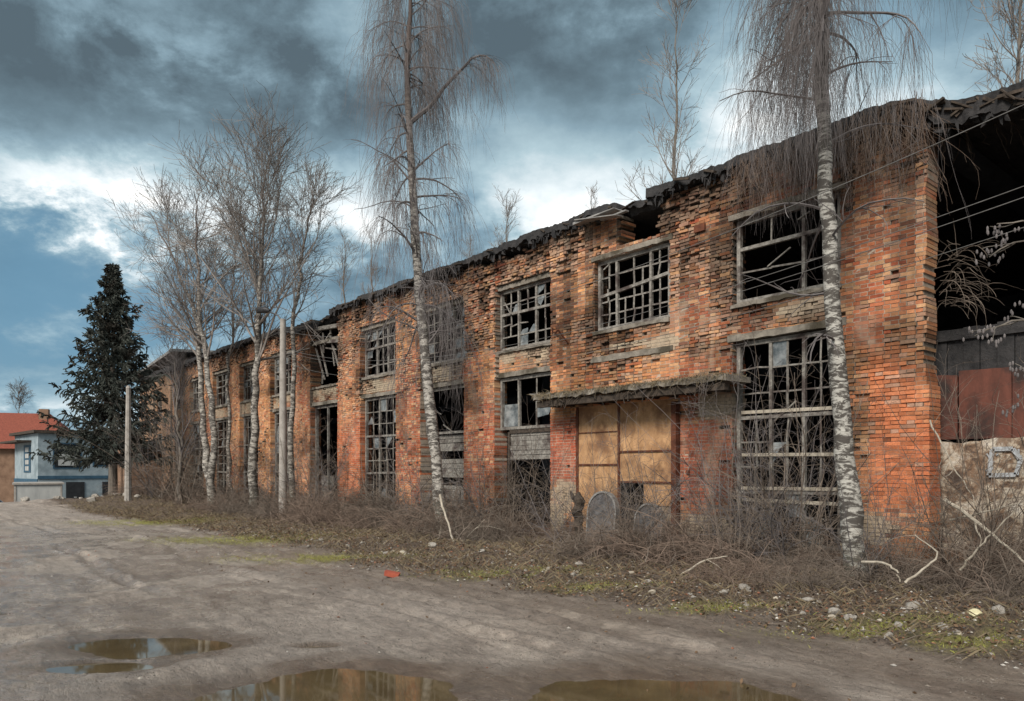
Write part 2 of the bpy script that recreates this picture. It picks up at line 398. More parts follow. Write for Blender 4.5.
# ------------------------------------------------------------------ old factory
fac = empty('factory_building', (-26, 0, 0))
tag(fac, 'long derelict two storey red brick factory with broken windows and ragged black roof edge', 'factory')
def part(mb, name, mt, parent=fac, smooth=False):
    o = mb.build(name, mt, parent, smooth)
    if parent is fac: o.matrix_parent_inverse = Matrix.Translation((26, 0, 0))
    return o
bays = [(-8.08,-6.02), (-11.7,-9.62), (-15.35,-13.20), (-18.95,-16.75), (-22.7,-20.4), (-26.6,-24.4), (-30.5,-28.4), (-34.1,-31.9),
        (-37.8,-35.5), (-41.5,-39.2), (-45.0,-43.1), (-48.7,-46.8)]
side = [(1.2, 3.1), (4.9, 6.8), (8.6, 10.5)]
LEFT, RIGHT, TOP = -52., 12., 7.42
UZ = (4.85, 6.45); LZ = (.3, 4.14)
openings = []
for i, (a0, a1) in enumerate(bays):
    if i in (10, 11): openings += [(a0+.3, a1-.2, 5.1, 6.3), (a0+.3, a1-.3, 1.6, 3.9)]
    else:
        openings.append((a0, a1, *UZ))
        if i == 1: openings.append((-12.3, -9.36, -1, 3.18))
        else: openings.append((a0, a1, *LZ))
for a0, a1 in side: openings += [(a0, a1, *UZ), (a0, a1, *LZ)]
openings.append((-4.6, -.7, -2, 8))     # fallen bay
openings.append((-10.85, -9.95, 6.62, 8)) # bite out of the parapet
openings.append((-26.5, -24.5, 6.5, 8))
C = .067; J = .0115
rows = np.arange(-2.0, TOP, C)
bx0=[]; bx1=[]; bz0=[]; bz1=[]; m0=[]; m1=[]
rr = random.Random(5)
for ri, z in enumerate(rows):
    zc = z+C/2
    solid = [(LEFT, RIGHT)]
    for (o0, o1, q0, q1) in openings:
        if q0 <= zc <= q1:
            rag = .012
            if q1 > 7: rag = .13 if o0 != -4.6 else .02
            o0r = o0-abs(rr.gauss(0, rag)); o1r = o1+abs(rr.gauss(0, rag))
            if o0 == -4.6: o0r = -4.6+rr.uniform(-.004, .004)-(.09*float(vnoise(zc*1.7, 3.3, 5))+.012*rr.random() if zc > 3.0 else 0)
            ns = []
            for (s0, s1) in solid:
                if o1r <= s0 or o0r >= s1: ns.append((s0, s1)); continue
                if o0r > s0+.05: ns.append((s0, o0r))
                if o1r < s1-.05: ns.append((o1r, s1))
            solid = ns
    header = ri % 2 == 0
    L = .122 if header else .240
    ph = (0 if ri % 2 else L/2)
    for (s0, s1) in solid:
        k = math.floor((s0-ph)/L); x = k*L+ph
        while x < s1:
            a0 = max(x, s0); a1 = min(x+L, s1)
            if a1-a0 > .03:
                bx0.append(a0+J/2); bx1.append(a1-J/2); bz0.append(z+J/2); bz1.append(z+C-J/2)
                m0.append(a0+(.012 if a0 == s0 else 0)); m1.append(a1-(.012 if a1 == s1 else 0))
            x += L
bx0, bx1, bz0, bz1, m0, m1 = map(np.array, (bx0, bx1, bz0, bz1, m0, m1))
xc = (bx0+bx1)/2; zc = (bz0+bz1)/2; nB = len(xc)
# surface depth
def inbay(x):
    r = np.zeros(len(x), bool)
    for i, (a0, a1) in enumerate(bays):
        if i >= 2: r |= (x > a0-.02) & (x < a1+.02)
    return r
yb = np.zeros(nB)
yb += np.where(inbay(xc) & (zc < 6.6), .13, 0)
ero = fbm(xc*1.1, zc*1.6, 201, 5, .6)
ero2 = fbm(xc*.45, zc*.5, 207, 3)
worn = sst(.50, .62, ero*.6+ero2*.4+.05*sst(4.2, 6.8, zc)+.10*sst(6.2, 7.3, zc)-.03*sst(3, 1, zc))
u = rng.random(nB)
y0 = yb+rng.normal(0, .0026, nB)+worn*rng.uniform(-.004, .03, nB)
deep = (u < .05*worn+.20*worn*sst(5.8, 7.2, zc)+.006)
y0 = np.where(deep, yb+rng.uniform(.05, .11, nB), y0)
y0 = np.where((rng.random(nB) < .012) & (worn > .4), y0-.02, y0)
topcut = TOP-.02-.22*sst(.5, .8, fbm(xc*.9, xc*0, 301, 4))-.5*np.exp(-((xc+10.4)/1.0)**2)*fbm(xc*4, xc*0, 302)
fall = (rng.random(nB) < sst(-.1, .12, zc-topcut)*.9)
keep = ~fall
# colours
def mixv(a, b, t): return a*(1-t[:, None])+b*t[:, None]
cl = np.tile(np.array([.47,.195,.098]), (nB, 1))
tan = np.array([.50,.285,.155]); red = np.array([.30,.062,.032]); brn = np.array([.17,.080,.058]); yel = np.array([.56,.26,.10])
z1 = fbm(xc*.55, zc*.6, 401, 4); z2 = fbm(xc*.9, zc*.5, 402, 4); z3 = fbm(xc*.35, zc*.35, 403, 3)
r1 = rng.random(nB); r2 = rng.random(nB); r3 = rng.random(nB)
cl = mixv(cl, yel, np.clip(sst(.46, .62, z1)*.75*r1+.05, 0, 1))
cl = mixv(cl, red, np.clip(sst(.50, .66, z2)*.7+.4*(r2 < .14), 0, 1)*.85)
upper = sst(3.6, 6.2, zc+1.2*(z3-.5))*np.where(xc > -14, 1, .45)
cl = mixv(cl, tan, np.where(r3 < .24+.25*upper+.25*worn, rng.uniform(.3, .95, nB), 0))
cl = mixv(cl, brn, np.where(rng.random(nB) < .10+.45*upper, rng.uniform(.25, .9, nB), 0))
# brighter repaired pier, painted red panels
pz = sst(-5.75, -5.45, xc+.5*(z1-.5))*sst(-4.3, -4.7, xc)*sst(.9, 1.3, zc)*sst(4.1, 3.0, zc+1.4*(xc+5.2)+(z2-.5)*1.5)
cl = mixv(cl, np.array([.42,.12,.052]), pz*.75); y0 = np.where(pz > .5, yb+rng.normal(0, .0015, nB), y0)
pz2 = .9*((xc > -9.3) & (xc < -8.0)) * sst(.9, 1.2, zc+.5*(z1-.5)) * sst(3.0, 2.6, zc+1.5*(z2-.5))
pz3 = ((xc > -13.2) & (xc < -12.3)) * sst(1.1, 1.6, zc) * sst(3.1, 2.8, zc+.4*(z2-.5))
cl = mixv(cl, np.array([.33,.080,.045]), np.maximum(pz2, pz3)*.85)
# repointed bright pier of the fifth bay
pz4 = ((xc > -24.4) & (xc < -22.5)) * sst(0.2, .8, zc)*sst(3.6, 2.8, zc+(z2-.5)*2)
cl = mixv(cl, np.array([.42,.085,.035]), pz4*.6)
stk = fbm(xc*3.2, zc*.35, 921, 4); blt = fbm(xc*.8, zc*.8, 922, 5, .65)
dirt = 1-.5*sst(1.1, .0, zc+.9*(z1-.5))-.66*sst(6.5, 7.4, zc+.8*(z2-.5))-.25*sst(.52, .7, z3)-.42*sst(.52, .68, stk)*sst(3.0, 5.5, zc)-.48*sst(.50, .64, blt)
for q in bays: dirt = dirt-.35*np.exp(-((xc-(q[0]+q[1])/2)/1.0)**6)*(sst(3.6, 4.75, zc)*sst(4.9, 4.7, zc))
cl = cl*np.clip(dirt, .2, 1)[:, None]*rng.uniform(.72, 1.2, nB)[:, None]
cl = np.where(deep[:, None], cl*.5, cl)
plz = np.zeros(nB)
for (cx_, cz_, w_, h_) in ((-9.8,4.33,.5,.25),(-8.5,2.95,.6,.32),(-8.6,.55,.8,.35),(-12.7,1.1,.5,.5),(-13.0,.6,.4,.5),(-5.95,.6,.15,.7),(-10.7,4.42,.9,.10),(-5.5,.75,.5,.3),(-6.6,4.55,.7,.15)):
    plz = np.maximum(plz, np.exp(-((xc-cx_)/w_)**2-((zc-cz_)/h_)**2))
for q in bays[2:9]: plz = np.maximum(plz, .58*((xc > q[0]) & (xc < q[1]) & (zc > 4.3) & (zc < 4.75)))
plz = sst(.42, .6, plz*.75+.5*(fbm(xc*2.2, zc*3.2, 811, 4)-.25))
cl = mixv(cl, np.array([.34,.27,.20]), plz*.85)
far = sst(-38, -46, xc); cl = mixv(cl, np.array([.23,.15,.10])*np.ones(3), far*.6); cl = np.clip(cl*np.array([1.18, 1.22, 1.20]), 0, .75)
def bricks(mb, x0, x1, z0_, z1_, ya, yz, col, jit):
    n = len(x0)
    v = np.zeros((n, 8, 3))
    v[:, [0,3,4,7], 0] = x0[:, None]; v[:, [1,2,5,6], 0] = x1[:, None]
    v[:, [0,1,2,3], 2] = z0_[:, None]; v[:, [4,5,6,7], 2] = z1_[:, None]
    v[:, [0,1,4,5], 1] = ya[:, None]; v[:, [2,3,6,7], 1] = yz
    if not np.isscalar(jit):
        v[:, [0,1,4,5]] += rng.normal(0, 1, (n, 4, 3))*np.array([1, .5, 1])*jit[:, None, None]
    f = np.array([[0,1,5,4],[0,3,2,1],[4,5,6,7],[1,2,6,5],[3,0,4,7],[2,3,7,6]])
    F = (np.arange(n)[:, None, None]*8+f[None]).reshape(-1, 4)
    mb.add(v.reshape(-1, 3), F, np.repeat(col, 8, axis=0))
er = np.clip(worn*sst(3.2, 5.6, zc)+.35*worn, 0, 1)
gap_ = er*rng.uniform(.001, .008, nB)
bx0 = bx0+gap_; bx1 = bx1-gap_; bz0 = bz0+gap_*.7; bz1 = bz1-gap_*.6
y0 = y0+er*rng.normal(0, .011, nB)
pale = (rng.random(nB) < .55*er)
cl = np.where(pale[:, None], cl*.35+np.array([.50,.34,.25])*.65*rng.uniform(.6, 1.1, nB)[:, None]*np.clip(dirt, .25, 1)[:, None], cl)
jb = .0012+er*.0058
mb = MB()
k = keep
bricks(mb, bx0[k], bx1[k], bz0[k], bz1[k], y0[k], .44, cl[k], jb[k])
mc = np.tile(np.array([.46,.38,.30]), (nB, 1))
mc = mixv(mc, np.array([.42,.37,.31]), np.clip(upper*.8+worn*.3, 0, 1)*rng.uniform(.2, 1, nB))
mc = mixv(mc, cl, pz*.7); mc = mixv(mc, cl, np.clip(sst(3.5, 1.5, zc)*.15+.05+sst(-14, -20, xc)*.10, 0, .5)*0+.10*rng.random(nB))
mc = mixv(mc, np.array([.40,.33,.25]), plz*.9)
mc = mc*(1-.45*er)[:, None]*np.clip(dirt, .2, 1)[:, None]*np.where(deep[:, None], .45, 1)
mrec = er*rng.uniform(.008, .04, nB)+np.where(rng.random(nB) < .6, rng.uniform(.0005, .003, nB), rng.uniform(.006, .016, nB))+worn*rng.uniform(0, .014, nB)
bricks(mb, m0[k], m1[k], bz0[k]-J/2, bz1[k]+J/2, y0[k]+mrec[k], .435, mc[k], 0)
part(mb, 'wall', M['brick'])

# back / end walls, floor, roof
mb = MB()
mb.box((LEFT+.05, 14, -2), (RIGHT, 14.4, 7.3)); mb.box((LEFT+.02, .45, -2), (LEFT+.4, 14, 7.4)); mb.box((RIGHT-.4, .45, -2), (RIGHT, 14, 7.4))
part(mb, 'back_wall', M['interior_shade'])
mb = MB(); mb.box((LEFT+.41, .46, .02), (RIGHT-.41, 13.98, .12)); part(mb, 'floor', M['interior_shade'])
mb = MB(); mb.box((LEFT+.41, 6.0, 4.2), (-4.9, 13.98, 4.5)); part(mb, 'upper_floor', M['interior_shade'])
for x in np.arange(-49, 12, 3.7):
    mb = MB(); mb.box((x-.2, 5.6, .12), (x+.2, 6.0, 7.0)); mb.box((x-.13, .46, 6.75), (x+.13, 5.6, 7.05)); part(mb, 'column', M['interior_shade'])
# roof: thick tar roofing with a torn front edge
mb = MB()
xs = np.arange(LEFT-.3, RIGHT+.3, .055)
e = -.16-.12*(fbm(xs*1.3, xs*0, 501, 4)-.5)*2-.10*(fbm(xs*8, xs*0, 507, 3)-.5)
zt = 7.55+.07*(fbm(xs*.35, xs*0, 502, 3)-.5)*2+.05*(fbm(xs*3, xs*0, 503)-.5)+.03*(rng.random(len(xs))-.5)
zt = zt-.38*sst(-5.3, -3.6, xs)
lo = zt-.09-.12*fbm(xs*2.4, xs*0, 504, 4)-.12*sst(.55, .7, fbm(xs*1.0, xs*0, 505))-.16*sst(-5, -4.4, xs)-.14*(fbm(xs*9, xs*0, 506, 3)-.4)
hole = ((xs > -10.9) & (xs < -10.05)) | ((xs > -26.3) & (xs < -24.7))
e = np.where(hole, .0+.2*fbm(xs*5, xs*0, 9), e); zt = zt-np.where(hole, .05, 0)
dip = .22*np.exp(-((xs+27)/1.6)**2)
zt = zt-dip; lo = lo-dip
prof = np.stack([np.stack([xs, np.full_like(xs, 14.6), zt*0+7.25], -1), np.stack([xs, e, zt], -1), np.stack([xs, e-.01, lo], -1),
                 np.stack([xs, e+.12, lo+.02], -1), np.stack([xs, np.where(hole, e+.2, .43), zt-.20], -1), np.stack([xs, np.full_like(xs, 14.6), zt*0+7.05], -1)], 1)
K = 6; n = len(xs)
i, j = np.meshgrid(np.arange(n-1), np.arange(K), indexing='ij')
F = np.stack([i*K+j, i*K+(j+1) % K, (i+1)*K+(j+1) % K, (i+1)*K+j], -1).reshape(-1, 4)
mb.add(prof.reshape(-1, 3), F)
# torn felt strips and splinters along the edge
for q in range(420):
    x = rng.uniform(LEFT, 6) if q < 200 else rng.uniform(-14, 0)
    if -10.9 < x < -10.05: continue
    zz = float(np.interp(x, xs, lo)); L = rng.uniform(.05, .28)
    p = np.array([x, float(np.interp(x, xs, e))+rng.uniform(-.03, .1), zz+.05]); w = rng.uniform(.01, .06)
    v = [p+[-w, 0, 0], p+[w, 0, 0], p+[w*.4+rng.uniform(-.1, .1), rng.uniform(-.05, .05), -L], p+[-w*.5+rng.uniform(-.08, .08), rng.uniform(-.05, .05), -L*.8]]
    mb.add(v, [[0,1,2,3]])
part(mb, 'roof', M['roof'])
mb = MB()
for q in range(150):
    x = rng.uniform(-5.2, 1.5) if q < 90 else rng.uniform(-30, -5.2); zz = float(np.interp(x, xs, zt)); ee = float(np.interp(x, xs, e))
    a_ = rng.uniform(-.5, .5); L = rng.uniform(.1, .5)
    mb.bar((x, ee-rng.uniform(0, .05), zz-rng.uniform(.02, .30 if q < 90 else .12)), (x+L*math.cos(a_), ee-rng.uniform(-.05, .10), zz-rng.uniform(.04, .38 if q < 90 else .16)), rng.uniform(.02, .08), rng.uniform(.015, .05))
eb = part(mb, 'eave_board', M['darkwood']); eb['kind'] = 'stuff'
# bent sheet by the bite in the parapet
mb = MB(); mb.box((-12.0, -.42, 7.30), (-10.75, -.10, 7.33), None, Matrix.Translation((0,0,0)), .03)
mb.bar((-11.9, -.34, 7.36), (-10.55, -.45, 7.10), .22, .02); mb.bar((-11.2, -.3, 7.2), (-10.4, -.38, 7.18), .10, .03)
part(mb, 'loose_sheet', M['zinc'])
# raised pale roof at the far end
mb = MB(); mb.add([(-52.3,-.5,7.65),(-43,-.5,8.35),(-43,9,8.9),(-52.3,9,8.2),(-52.3,-.5,7.5),(-43,-.5,8.2),(-43,9,8.7),(-52.3,9,8.0)],
    [[0,1,2,3],[4,7,6,5],[0,4,5,1],[1,5,6,2],[3,2,6,7],[0,3,7,4]]); part(mb, 'upper_roof', M['zinc'])
mb = MB(); mb.add([(-52,.02,7.3),(-43.1,.02,7.3),(-43.1,.02,8.21),(-52,.02,7.54),(-52,.3,7.3),(-43.1,.3,7.3),(-43.1,.3,8.21),(-52,.3,7.54)],
    [[0,1,2,3],[4,7,6,5],[1,5,6,2],[0,3,7,4]]); part(mb, 'gable', M['darkwood'])
# porch near the far end
mb = MB(); mb.box((-50.8,-2.0,-2), (-50.4,-.02,2.9)); mb.box((-47.2,-2.0,-2), (-46.8,-.02,2.9)); mb.box((-50.4,-2.0,2.3), (-47.2,-1.7,2.9)); mb.box((-50.4,-1.6,-2),(-49.4,-1.4,2.3))
part(mb, 'porch', M['brownwall'])
mb = MB()
for k_ in range(8):
    a0 = k_/8*math.pi; a1 = (k_+1)/8*math.pi
    p = lambda a: (-48.8-2.3*math.cos(a), 2.9+.45*math.sin(a))
    (x_0, z_0), (x_1, z_1) = p(a0), p(a1)
    mb.add([(x_0,-2.4,z_0),(x_1,-2.4,z_1),(x_1,-.03,z_1),(x_0,-.03,z_0),(x_0,-2.4,z_0+.12),(x_1,-2.4,z_1+.12),(x_1,-.03,z_1+.12),(x_0,-.03,z_0+.12)],
       [[0,3,2,1],[4,5,6,7],[0,1,5,4],[2,3,7,6],[1,2,6,5],[3,0,4,7]])
part(mb, 'porch_roof', M['roof'])

# lintels / sills / plaster bands
def rough_box(mb, x0, x1, y0_, y1_, z0_, z1_, seg=.12, jit=.012):
    n = max(2, int((x1-x0)/seg)); xs_ = np.linspace(x0, x1, n+1)
    P = np.zeros((n+1, 4, 3)); P[:, :, 0] = xs_[:, None]
    P[:, 0, 1:] = (y0_, z0_); P[:, 1, 1:] = (y0_, z1_); P[:, 2, 1:] = (y1_, z1_); P[:, 3, 1:] = (y1_, z0_)
    P[:, :2] += rng.normal(0, jit, (n+1, 2, 3))*[.3, .8, 1]
    i, j = np.meshgrid(np.arange(n), np.arange(4), indexing='ij')
    F = np.stack([i*4+j, i*4+(j+1) % 4, (i+1)*4+(j+1) % 4, (i+1)*4+j], -1).reshape(-1, 4)
    mb.add(P.reshape(-1, 3), np.concatenate([F, [[0,3,2,1]], [[n*4, n*4+1, n*4+2, n*4+3]]]))
for i, (a0, a1) in enumerate(bays+side):
    yo = .0 if i < 2 or i > 11 else .11
    if i in (10, 11): continue
    mb = MB(); rough_box(mb, a0-.12, a1+.12, yo-.018, .40, 4.145, 4.27, .12, .006)
    part(mb, 'lintel', M['concrete'])
    mb = MB(); rough_box(mb, a0-.10, a1+.10, yo-.018, .40, 6.45, 6.56, .12, .006); part(mb, 'lintel', M['concrete'])
    mb = MB(); rough_box(mb, a0-.04, a1+.04, yo-.04, .30, 4.775, 4.852, .12, .008); part(mb, 'sill', M['concrete'])
# windows
def window(x0, x1, z0, z1, yy, cols, rws, seed, broken=.25, panes=.25, fw=.07, transom=None, heavy=(), name='window', sag=0., bars=.032):
    r = random.Random(seed); mb = MB(); ng = []
    mb.box((x0+.01, yy, z0+.01), (x0+fw, yy+.09, z1-.01)); mb.box((x1-fw, yy, z0+.01), (x1-.01, yy+.09, z1-.01))
    mb.box((x0+fw, yy+.003, z1-fw-.01), (x1-fw, yy+.087, z1-.012)); mb.box((x0+fw, yy+.003, z0+.012), (x1-fw, yy+.087, z0+fw))
    W = x1-x0-2*fw; H = z1-z0-2*fw
    cxs = [x0+fw+W*c_/cols for c_ in range(cols+1)]; rzs = [z0+fw+H*c_/rws for c_ in range(rws+1)]
    for c_ in range(1, cols):
        hv = c_ in heavy
        if hv: mb.bar((cxs[c_]+r.uniform(-.01, .01), yy+.045, z0+fw), (cxs[c_]+r.uniform(-.02, .02), yy+.045, z1-fw), .07, .06)
        else:
            top_ = rws; bot_ = 0
            if r.random() < broken*1.3:
                if r.random() < .5: bot_ = r.randint(1, rws)
                else: top_ = r.randint(0, rws-1)
            for r_ in range(rws):
                if bot_ <= r_ < top_:
                    t_ = .008 if r.random() > .12 else .05
                    mb.bar((cxs[c_]+r.uniform(-t_, t_), yy+.045+r.uniform(-.01, .01), rzs[r_]), (cxs[c_]+r.uniform(-t_, t_), yy+.045, rzs[r_+1]*1.0+.0), bars)
    for r_ in range(1, rws):
        if transom and r_ in transom:
            mb.bar((x0+fw, yy+.04, rzs[r_]+r.uniform(-.02, .02)+sag), (x1-fw, yy+.04, rzs[r_]+r.uniform(-.02, .02)), .075, .065); continue
        le_, ri_ = 0, cols
        if r.random() < broken*1.3:
            if r.random() < .5: le_ = r.randint(1, cols)
            else: ri_ = r.randint(0, cols-1)
        for c_ in range(cols):
            if le_ <= c_ < ri_:
                t_ = .006 if r.random() > .12 else .05
                mb.bar((cxs[c_], yy+.048, rzs[r_]+r.uniform(-t_, t_)), (cxs[c_+1], yy+.048+r.uniform(-.02, .02), rzs[r_]+r.uniform(-t_, t_)), bars)
    for _ in range(int(broken*5)):       # loose bars hanging across
        xa = r.uniform(x0+fw, x1-fw-.3); za = r.uniform(z0+.2, z1-.2)
        mb.bar((xa, yy+.02, za), (min(x1-fw, xa+r.uniform(.2, .7)), yy+r.uniform(-.06, .05), za+r.uniform(-.4, .4)), bars*.8)
    for c_ in range(cols):
        for r_ in range(rws):
            if r.random() < panes:
                X0, X1, Z0, Z1 = cxs[c_]+.012, cxs[c_+1]-.012, rzs[r_]+.012, rzs[r_+1]-.012
                if r.random() < .45: pts = [(X0, Z0), (X1, Z0), (X1, Z1), (X0, Z1)]
                else:
                    pts = [(X0, Z0), (X1, Z0), (X1, Z0+(Z1-Z0)*r.uniform(.2, 1)), (X0+(X1-X0)*r.uniform(.2, .8), Z0+(Z1-Z0)*r.uniform(.1, .9))]
                    if r.random() < .5: pts = [(X0+X1-a, Z0+Z1-b) for a, b in pts]
                tl = r.uniform(-.012, .012)
                ng.append([(a, yy+.055+tl*(b-Z0)*4, b) for a, b in pts])
    w = part(mb, name, M['wood'])
    for pv in ng:
        g_ = MB(); g_.add(pv, [[0,1,2,3]]); part(g_, 'pane', M['glass'], w)
    return w
for i, (a0, a1) in enumerate(bays+side):
    yo = .10 if i < 2 or i > 11 else .19
    if i in (10, 11):
        window(a0+.3, a1-.2, 5.1, 6.3, .2, 3, 3, 900+i, .3, .2); window(a0+.3, a1-.3, 1.6, 3.9, .2, 3, 4, 930+i, .3, .2); continue
    # upper
    if i == 0: window(a0, a1, *UZ, yo, 3, 3, 47, .5, .0, .085, (2,), (2,), bars=.03)
    elif i == 1: window(a0, a1, *UZ, yo, 8, 5, 42, .30, .02, .085, (3,), (2, 6), sag=-.14)
    elif i == 5:
        mb = MB()
        for q in range(9):
            xa = rng.uniform(a0, a1-.4); mb.bar((xa, yo+rng.uniform(-.1, .3), rng.uniform(4.9, 7.0)), (xa+rng.uniform(-.6, 1.0), yo, rng.uniform(4.9, 7.2)), .05)
        mb.bar((a0-.1, .2, 7.1), (a1+.1, .1, 6.9), .16, .14); mb.bar((a0, .2, 6.6), (a1+.1, .1, 6.35), .1, .12)
        part(mb, 'broken_rafter', M['wood'])
    else: window(a0, a1, *UZ, yo, 6, 5, 43+i, .32, .22, .075, (3,), (2, 4))
    # lower
    if i == 1: continue
    if i == 0: window(a0, a1, *LZ, yo, 6, 8, 61, .42, .10, .085, (2, 5), (2, 4), bars=.03)
    elif i == 2: window(a0, a1, 2.75, LZ[1], yo, 3, 2, 62, .3, .15, .085, (), (1,))
    elif i == 3: window(a0, a1, 2.75, LZ[1], yo, 2, 1, 63, .5, .0, .08)
    elif i == 5:
        mb = MB(); mb.box((a0+.01, yo, .31), (a0+.1, yo+.1, 4.13)); mb.box((a1-.1, yo, .31), (a1-.01, yo+.1, 4.13)); mb.box((a0+.1, yo+.003, 4.03), (a1-.1, yo+.097, 4.13)); mb.box((a0+1.0, yo+.01, .31), (a0+1.07, yo+.08, 4.03))
        part(mb, 'window', M['wood'])
    else: window(a0, a1, *LZ, yo, 5, 9, 64+i, .22, .16, .08, (3, 6), (2,), bars=.028)
# horizontal white rails across the tall right window
mb = MB()
for z_, y_ in ((2.78, .10), (1.98, .12), (1.35, .10), (1.12, .13)):
    mb.bar((-7.96, y_, z_+rng.uniform(-.05, .05)), (-6.1, y_, z_+rng.uniform(-.05, .05)), .05, .06)
part(mb, 'rail', M['palebranch'])
# boards nailed over the third and fourth bays
def boards(x0, x1, zs, y_, nm='board_panel', tilt=.03):
    mb = MB()
    for (za, zb) in zs:
        t_ = rng.uniform(-tilt, tilt); n_ = max(1, round((zb-za)/.13)); h_ = (zb-za)/n_
        for q in range(n_):
            z_ = za+q*h_; mb.box((x0+rng.uniform(0, .04), y_+rng.uniform(-.012, .012), z_+.006), (x1-rng.uniform(0, .06), y_+.03, z_+h_-.006), None, Matrix.Rotation(t_*.1, 4, 'Y'), .006)
    part(mb, nm, M['wood'])
boards(-15.06, -13.3, [(1.95, 2.68)], .24)
boards(-18.8, -16.85, [(.7, 1.3)], .30); boards(-18.8, -16.85, [(2.2, 2.68)], .30)
boards(-18.6, -16.85, [(1.5, 2.05)], .34)
boards(-26.3, -25.3, [(.4, 1.5)], .3)
mb = MB(); mb.box((-15.05, .20, .3), (-14.97, .3, 2.7)); mb.box((-13.36, .20, .3), (-13.28, .3, 2.7)); mb.box((-14.97, .203, 2.66), (-13.36, .29, 2.75)); part(mb, 'frame', M['darkwood'])

# plywood gate under the canopy
gate = MB()
yg = .03
gate.box((-12.28, yg, .95), (-11.02, yg+.04, 3.16)); gate.box((-10.96, yg, 1.44), (-9.38, yg+.04, 3.16)); gate.box((-10.30, yg+.001, .95), (-9.38, yg+.041, 1.435)); gate.box((-12.28, yg+.002, -.1), (-11.25, yg+.042, .94))
gobj = part(gate, 'gate', M['plywood'])
mb = MB(); mb.box((-11.02, yg-.025, -.1), (-10.96, yg+.03, 3.165)); mb.box((-12.3, yg-.03, -.1), (-12.24, yg-.004, 3.165)); mb.box((-12.24, yg-.028, 1.80), (-11.02, yg-.004, 1.84)); mb.box((-12.24, yg-.026, 2.55), (-11.02, yg-.004, 2.57))
mb.box((-10.96, yg-.028, 2.08), (-9.4, yg-.004, 2.12)); mb.box((-10.96, yg-.03, 1.42), (-9.4, yg-.004, 1.46))
part(mb, 'gate_rail', M['rust'], gobj)
mb = MB(); mb.box((-10.2, yg+.01, -.1), (-9.38, yg+.1, .93)); part(mb, 'gate_infill', M['plaster'], gobj)
mb = MB(); mb.box((-9.42, -.17, -.1), (-9.30, -.05, 3.09)); part(mb, 'post', M['rust'])
# canopy
cano = MB(); rough_box(cano, -12.95, -7.72, -.78, .02, 3.33, 3.43, .1, .014)
cobj = part(cano, 'canopy', M['concrete'])
mb = MB(); rough_box(mb, -12.9, -7.8, -.70, -.55, 3.16, 3.30, .5, .008)
for x in np.arange(-12.8, -7.8, .42): mb.bar((x, -.7, 3.23), (x+rng.uniform(-.04, .04), .02, 3.23), .07, .09)
for q in range(40):
    x = rng.uniform(-12.9, -7.8); mb.bar((x, -.76, 3.3), (x+rng.uniform(-.2, .2), -.76+rng.uniform(-.08, .05), 3.3-rng.uniform(.05, .25)), .015)
part(mb, 'beam', M['darkwood'], cobj)
mb = MB()
S = 1500; x = rng.uniform(-12.95, -7.7, S); yq = rng.uniform(-.8, 0, S); L = rng.uniform(.03, .15, S)
yq = np.where(rng.random(S) < .6, rng.uniform(-.84, -.7, S), yq)
P0 = np.stack([x, yq, np.full(S, 3.43)], -1); dr = rng.normal(0, .5, (S, 3)); dr[:, 2] = np.abs(dr[:, 2])*.6+.1
hang = (yq < -.72) & (rng.random(S) < .5); dr[hang, 2] *= -1; dr[hang, 1] = -.25
P1 = P0+dr*L[:, None]; P2 = P1+dr*L[:, None]*.6-[0, 0, .03]
mb.tubes(np.stack([P0, P1, P2], 1), np.tile([.005, .004, .001], (S, 1)), 3)
mo = part(mb, 'dry_grass', M['straw'], cobj); mo['kind'] = 'stuff'

# the fallen bay: low wall, rusty panels, dark boarding behind
mb = MB(); xs_ = np.linspace(-4.5, -.7, 34)
def sheet(mb, x0, x1, z0_, z1_, y_, th, top_j=.05, nx_=30, amp=.012, seed=0):
    xs_ = np.linspace(x0, x1, nx_); zs_ = np.linspace(z0_, z1_, 14)
    A, B = np.meshgrid(xs_, zs_, indexing='ij')
    yv = y_+amp*(fbm(A*3, B*3, 700+seed, 4)-.5)*2
    B = B+(B-z0_)/(z1_-z0_)*top_j*(fbm(A*2.5, A*0, 710+seed, 4)-.5)*2
    v1 = np.stack([A, yv, B], -1).reshape(-1, 3); v2 = np.stack([A, yv+th, B], -1).reshape(-1, 3)
    i, j = np.meshgrid(np.arange(nx_-1), np.arange(13), indexing='ij')
    F = np.stack([i*14+j, (i+1)*14+j, (i+1)*14+j+1, i*14+j+1], -1).reshape(-1, 4)
    mb.add(v1, F); mb.add(v2, F[:, ::-1])
    t_ = np.arange(nx_-1)*14+13; o_ = len(v1)
    mb.add(np.concatenate([v1, v2]), np.stack([t_, t_+14, t_+14+o_, t_+o_], -1))
sheet(mb, -5.3, -.7, -.3, 2.16, .62, .25, .10, 40, .02, 1); lw = part(mb, 'low_wall', M['peeling'])
mb = MB()
for q, (x0_, x1_) in enumerate(((-5.3, -4.46), (-4.44, -3.72), (-3.70, -2.78), (-2.76, -1.8), (-1.78, -.72))):
    sheet(mb, x0_, x1_, 2.19, 3.22+.05*(q % 2), .70+.02*(q % 2), .03, .02, 12, .015, 5+q)
part(mb, 'metal_panel', M['redpanel'])
mb = MB()
for q in range(20):
    x0_ = -5.34+q*.235; mb.box((x0_, .80+.02*(q % 2), 3.2), (x0_+.225, .84+.02*(q % 2), 3.9+.1*rng.random()))
mb.box((-5.35, .75, 3.78), (-.7, .95, 3.95))
part(mb, 'dark_boarding', M['roof'])
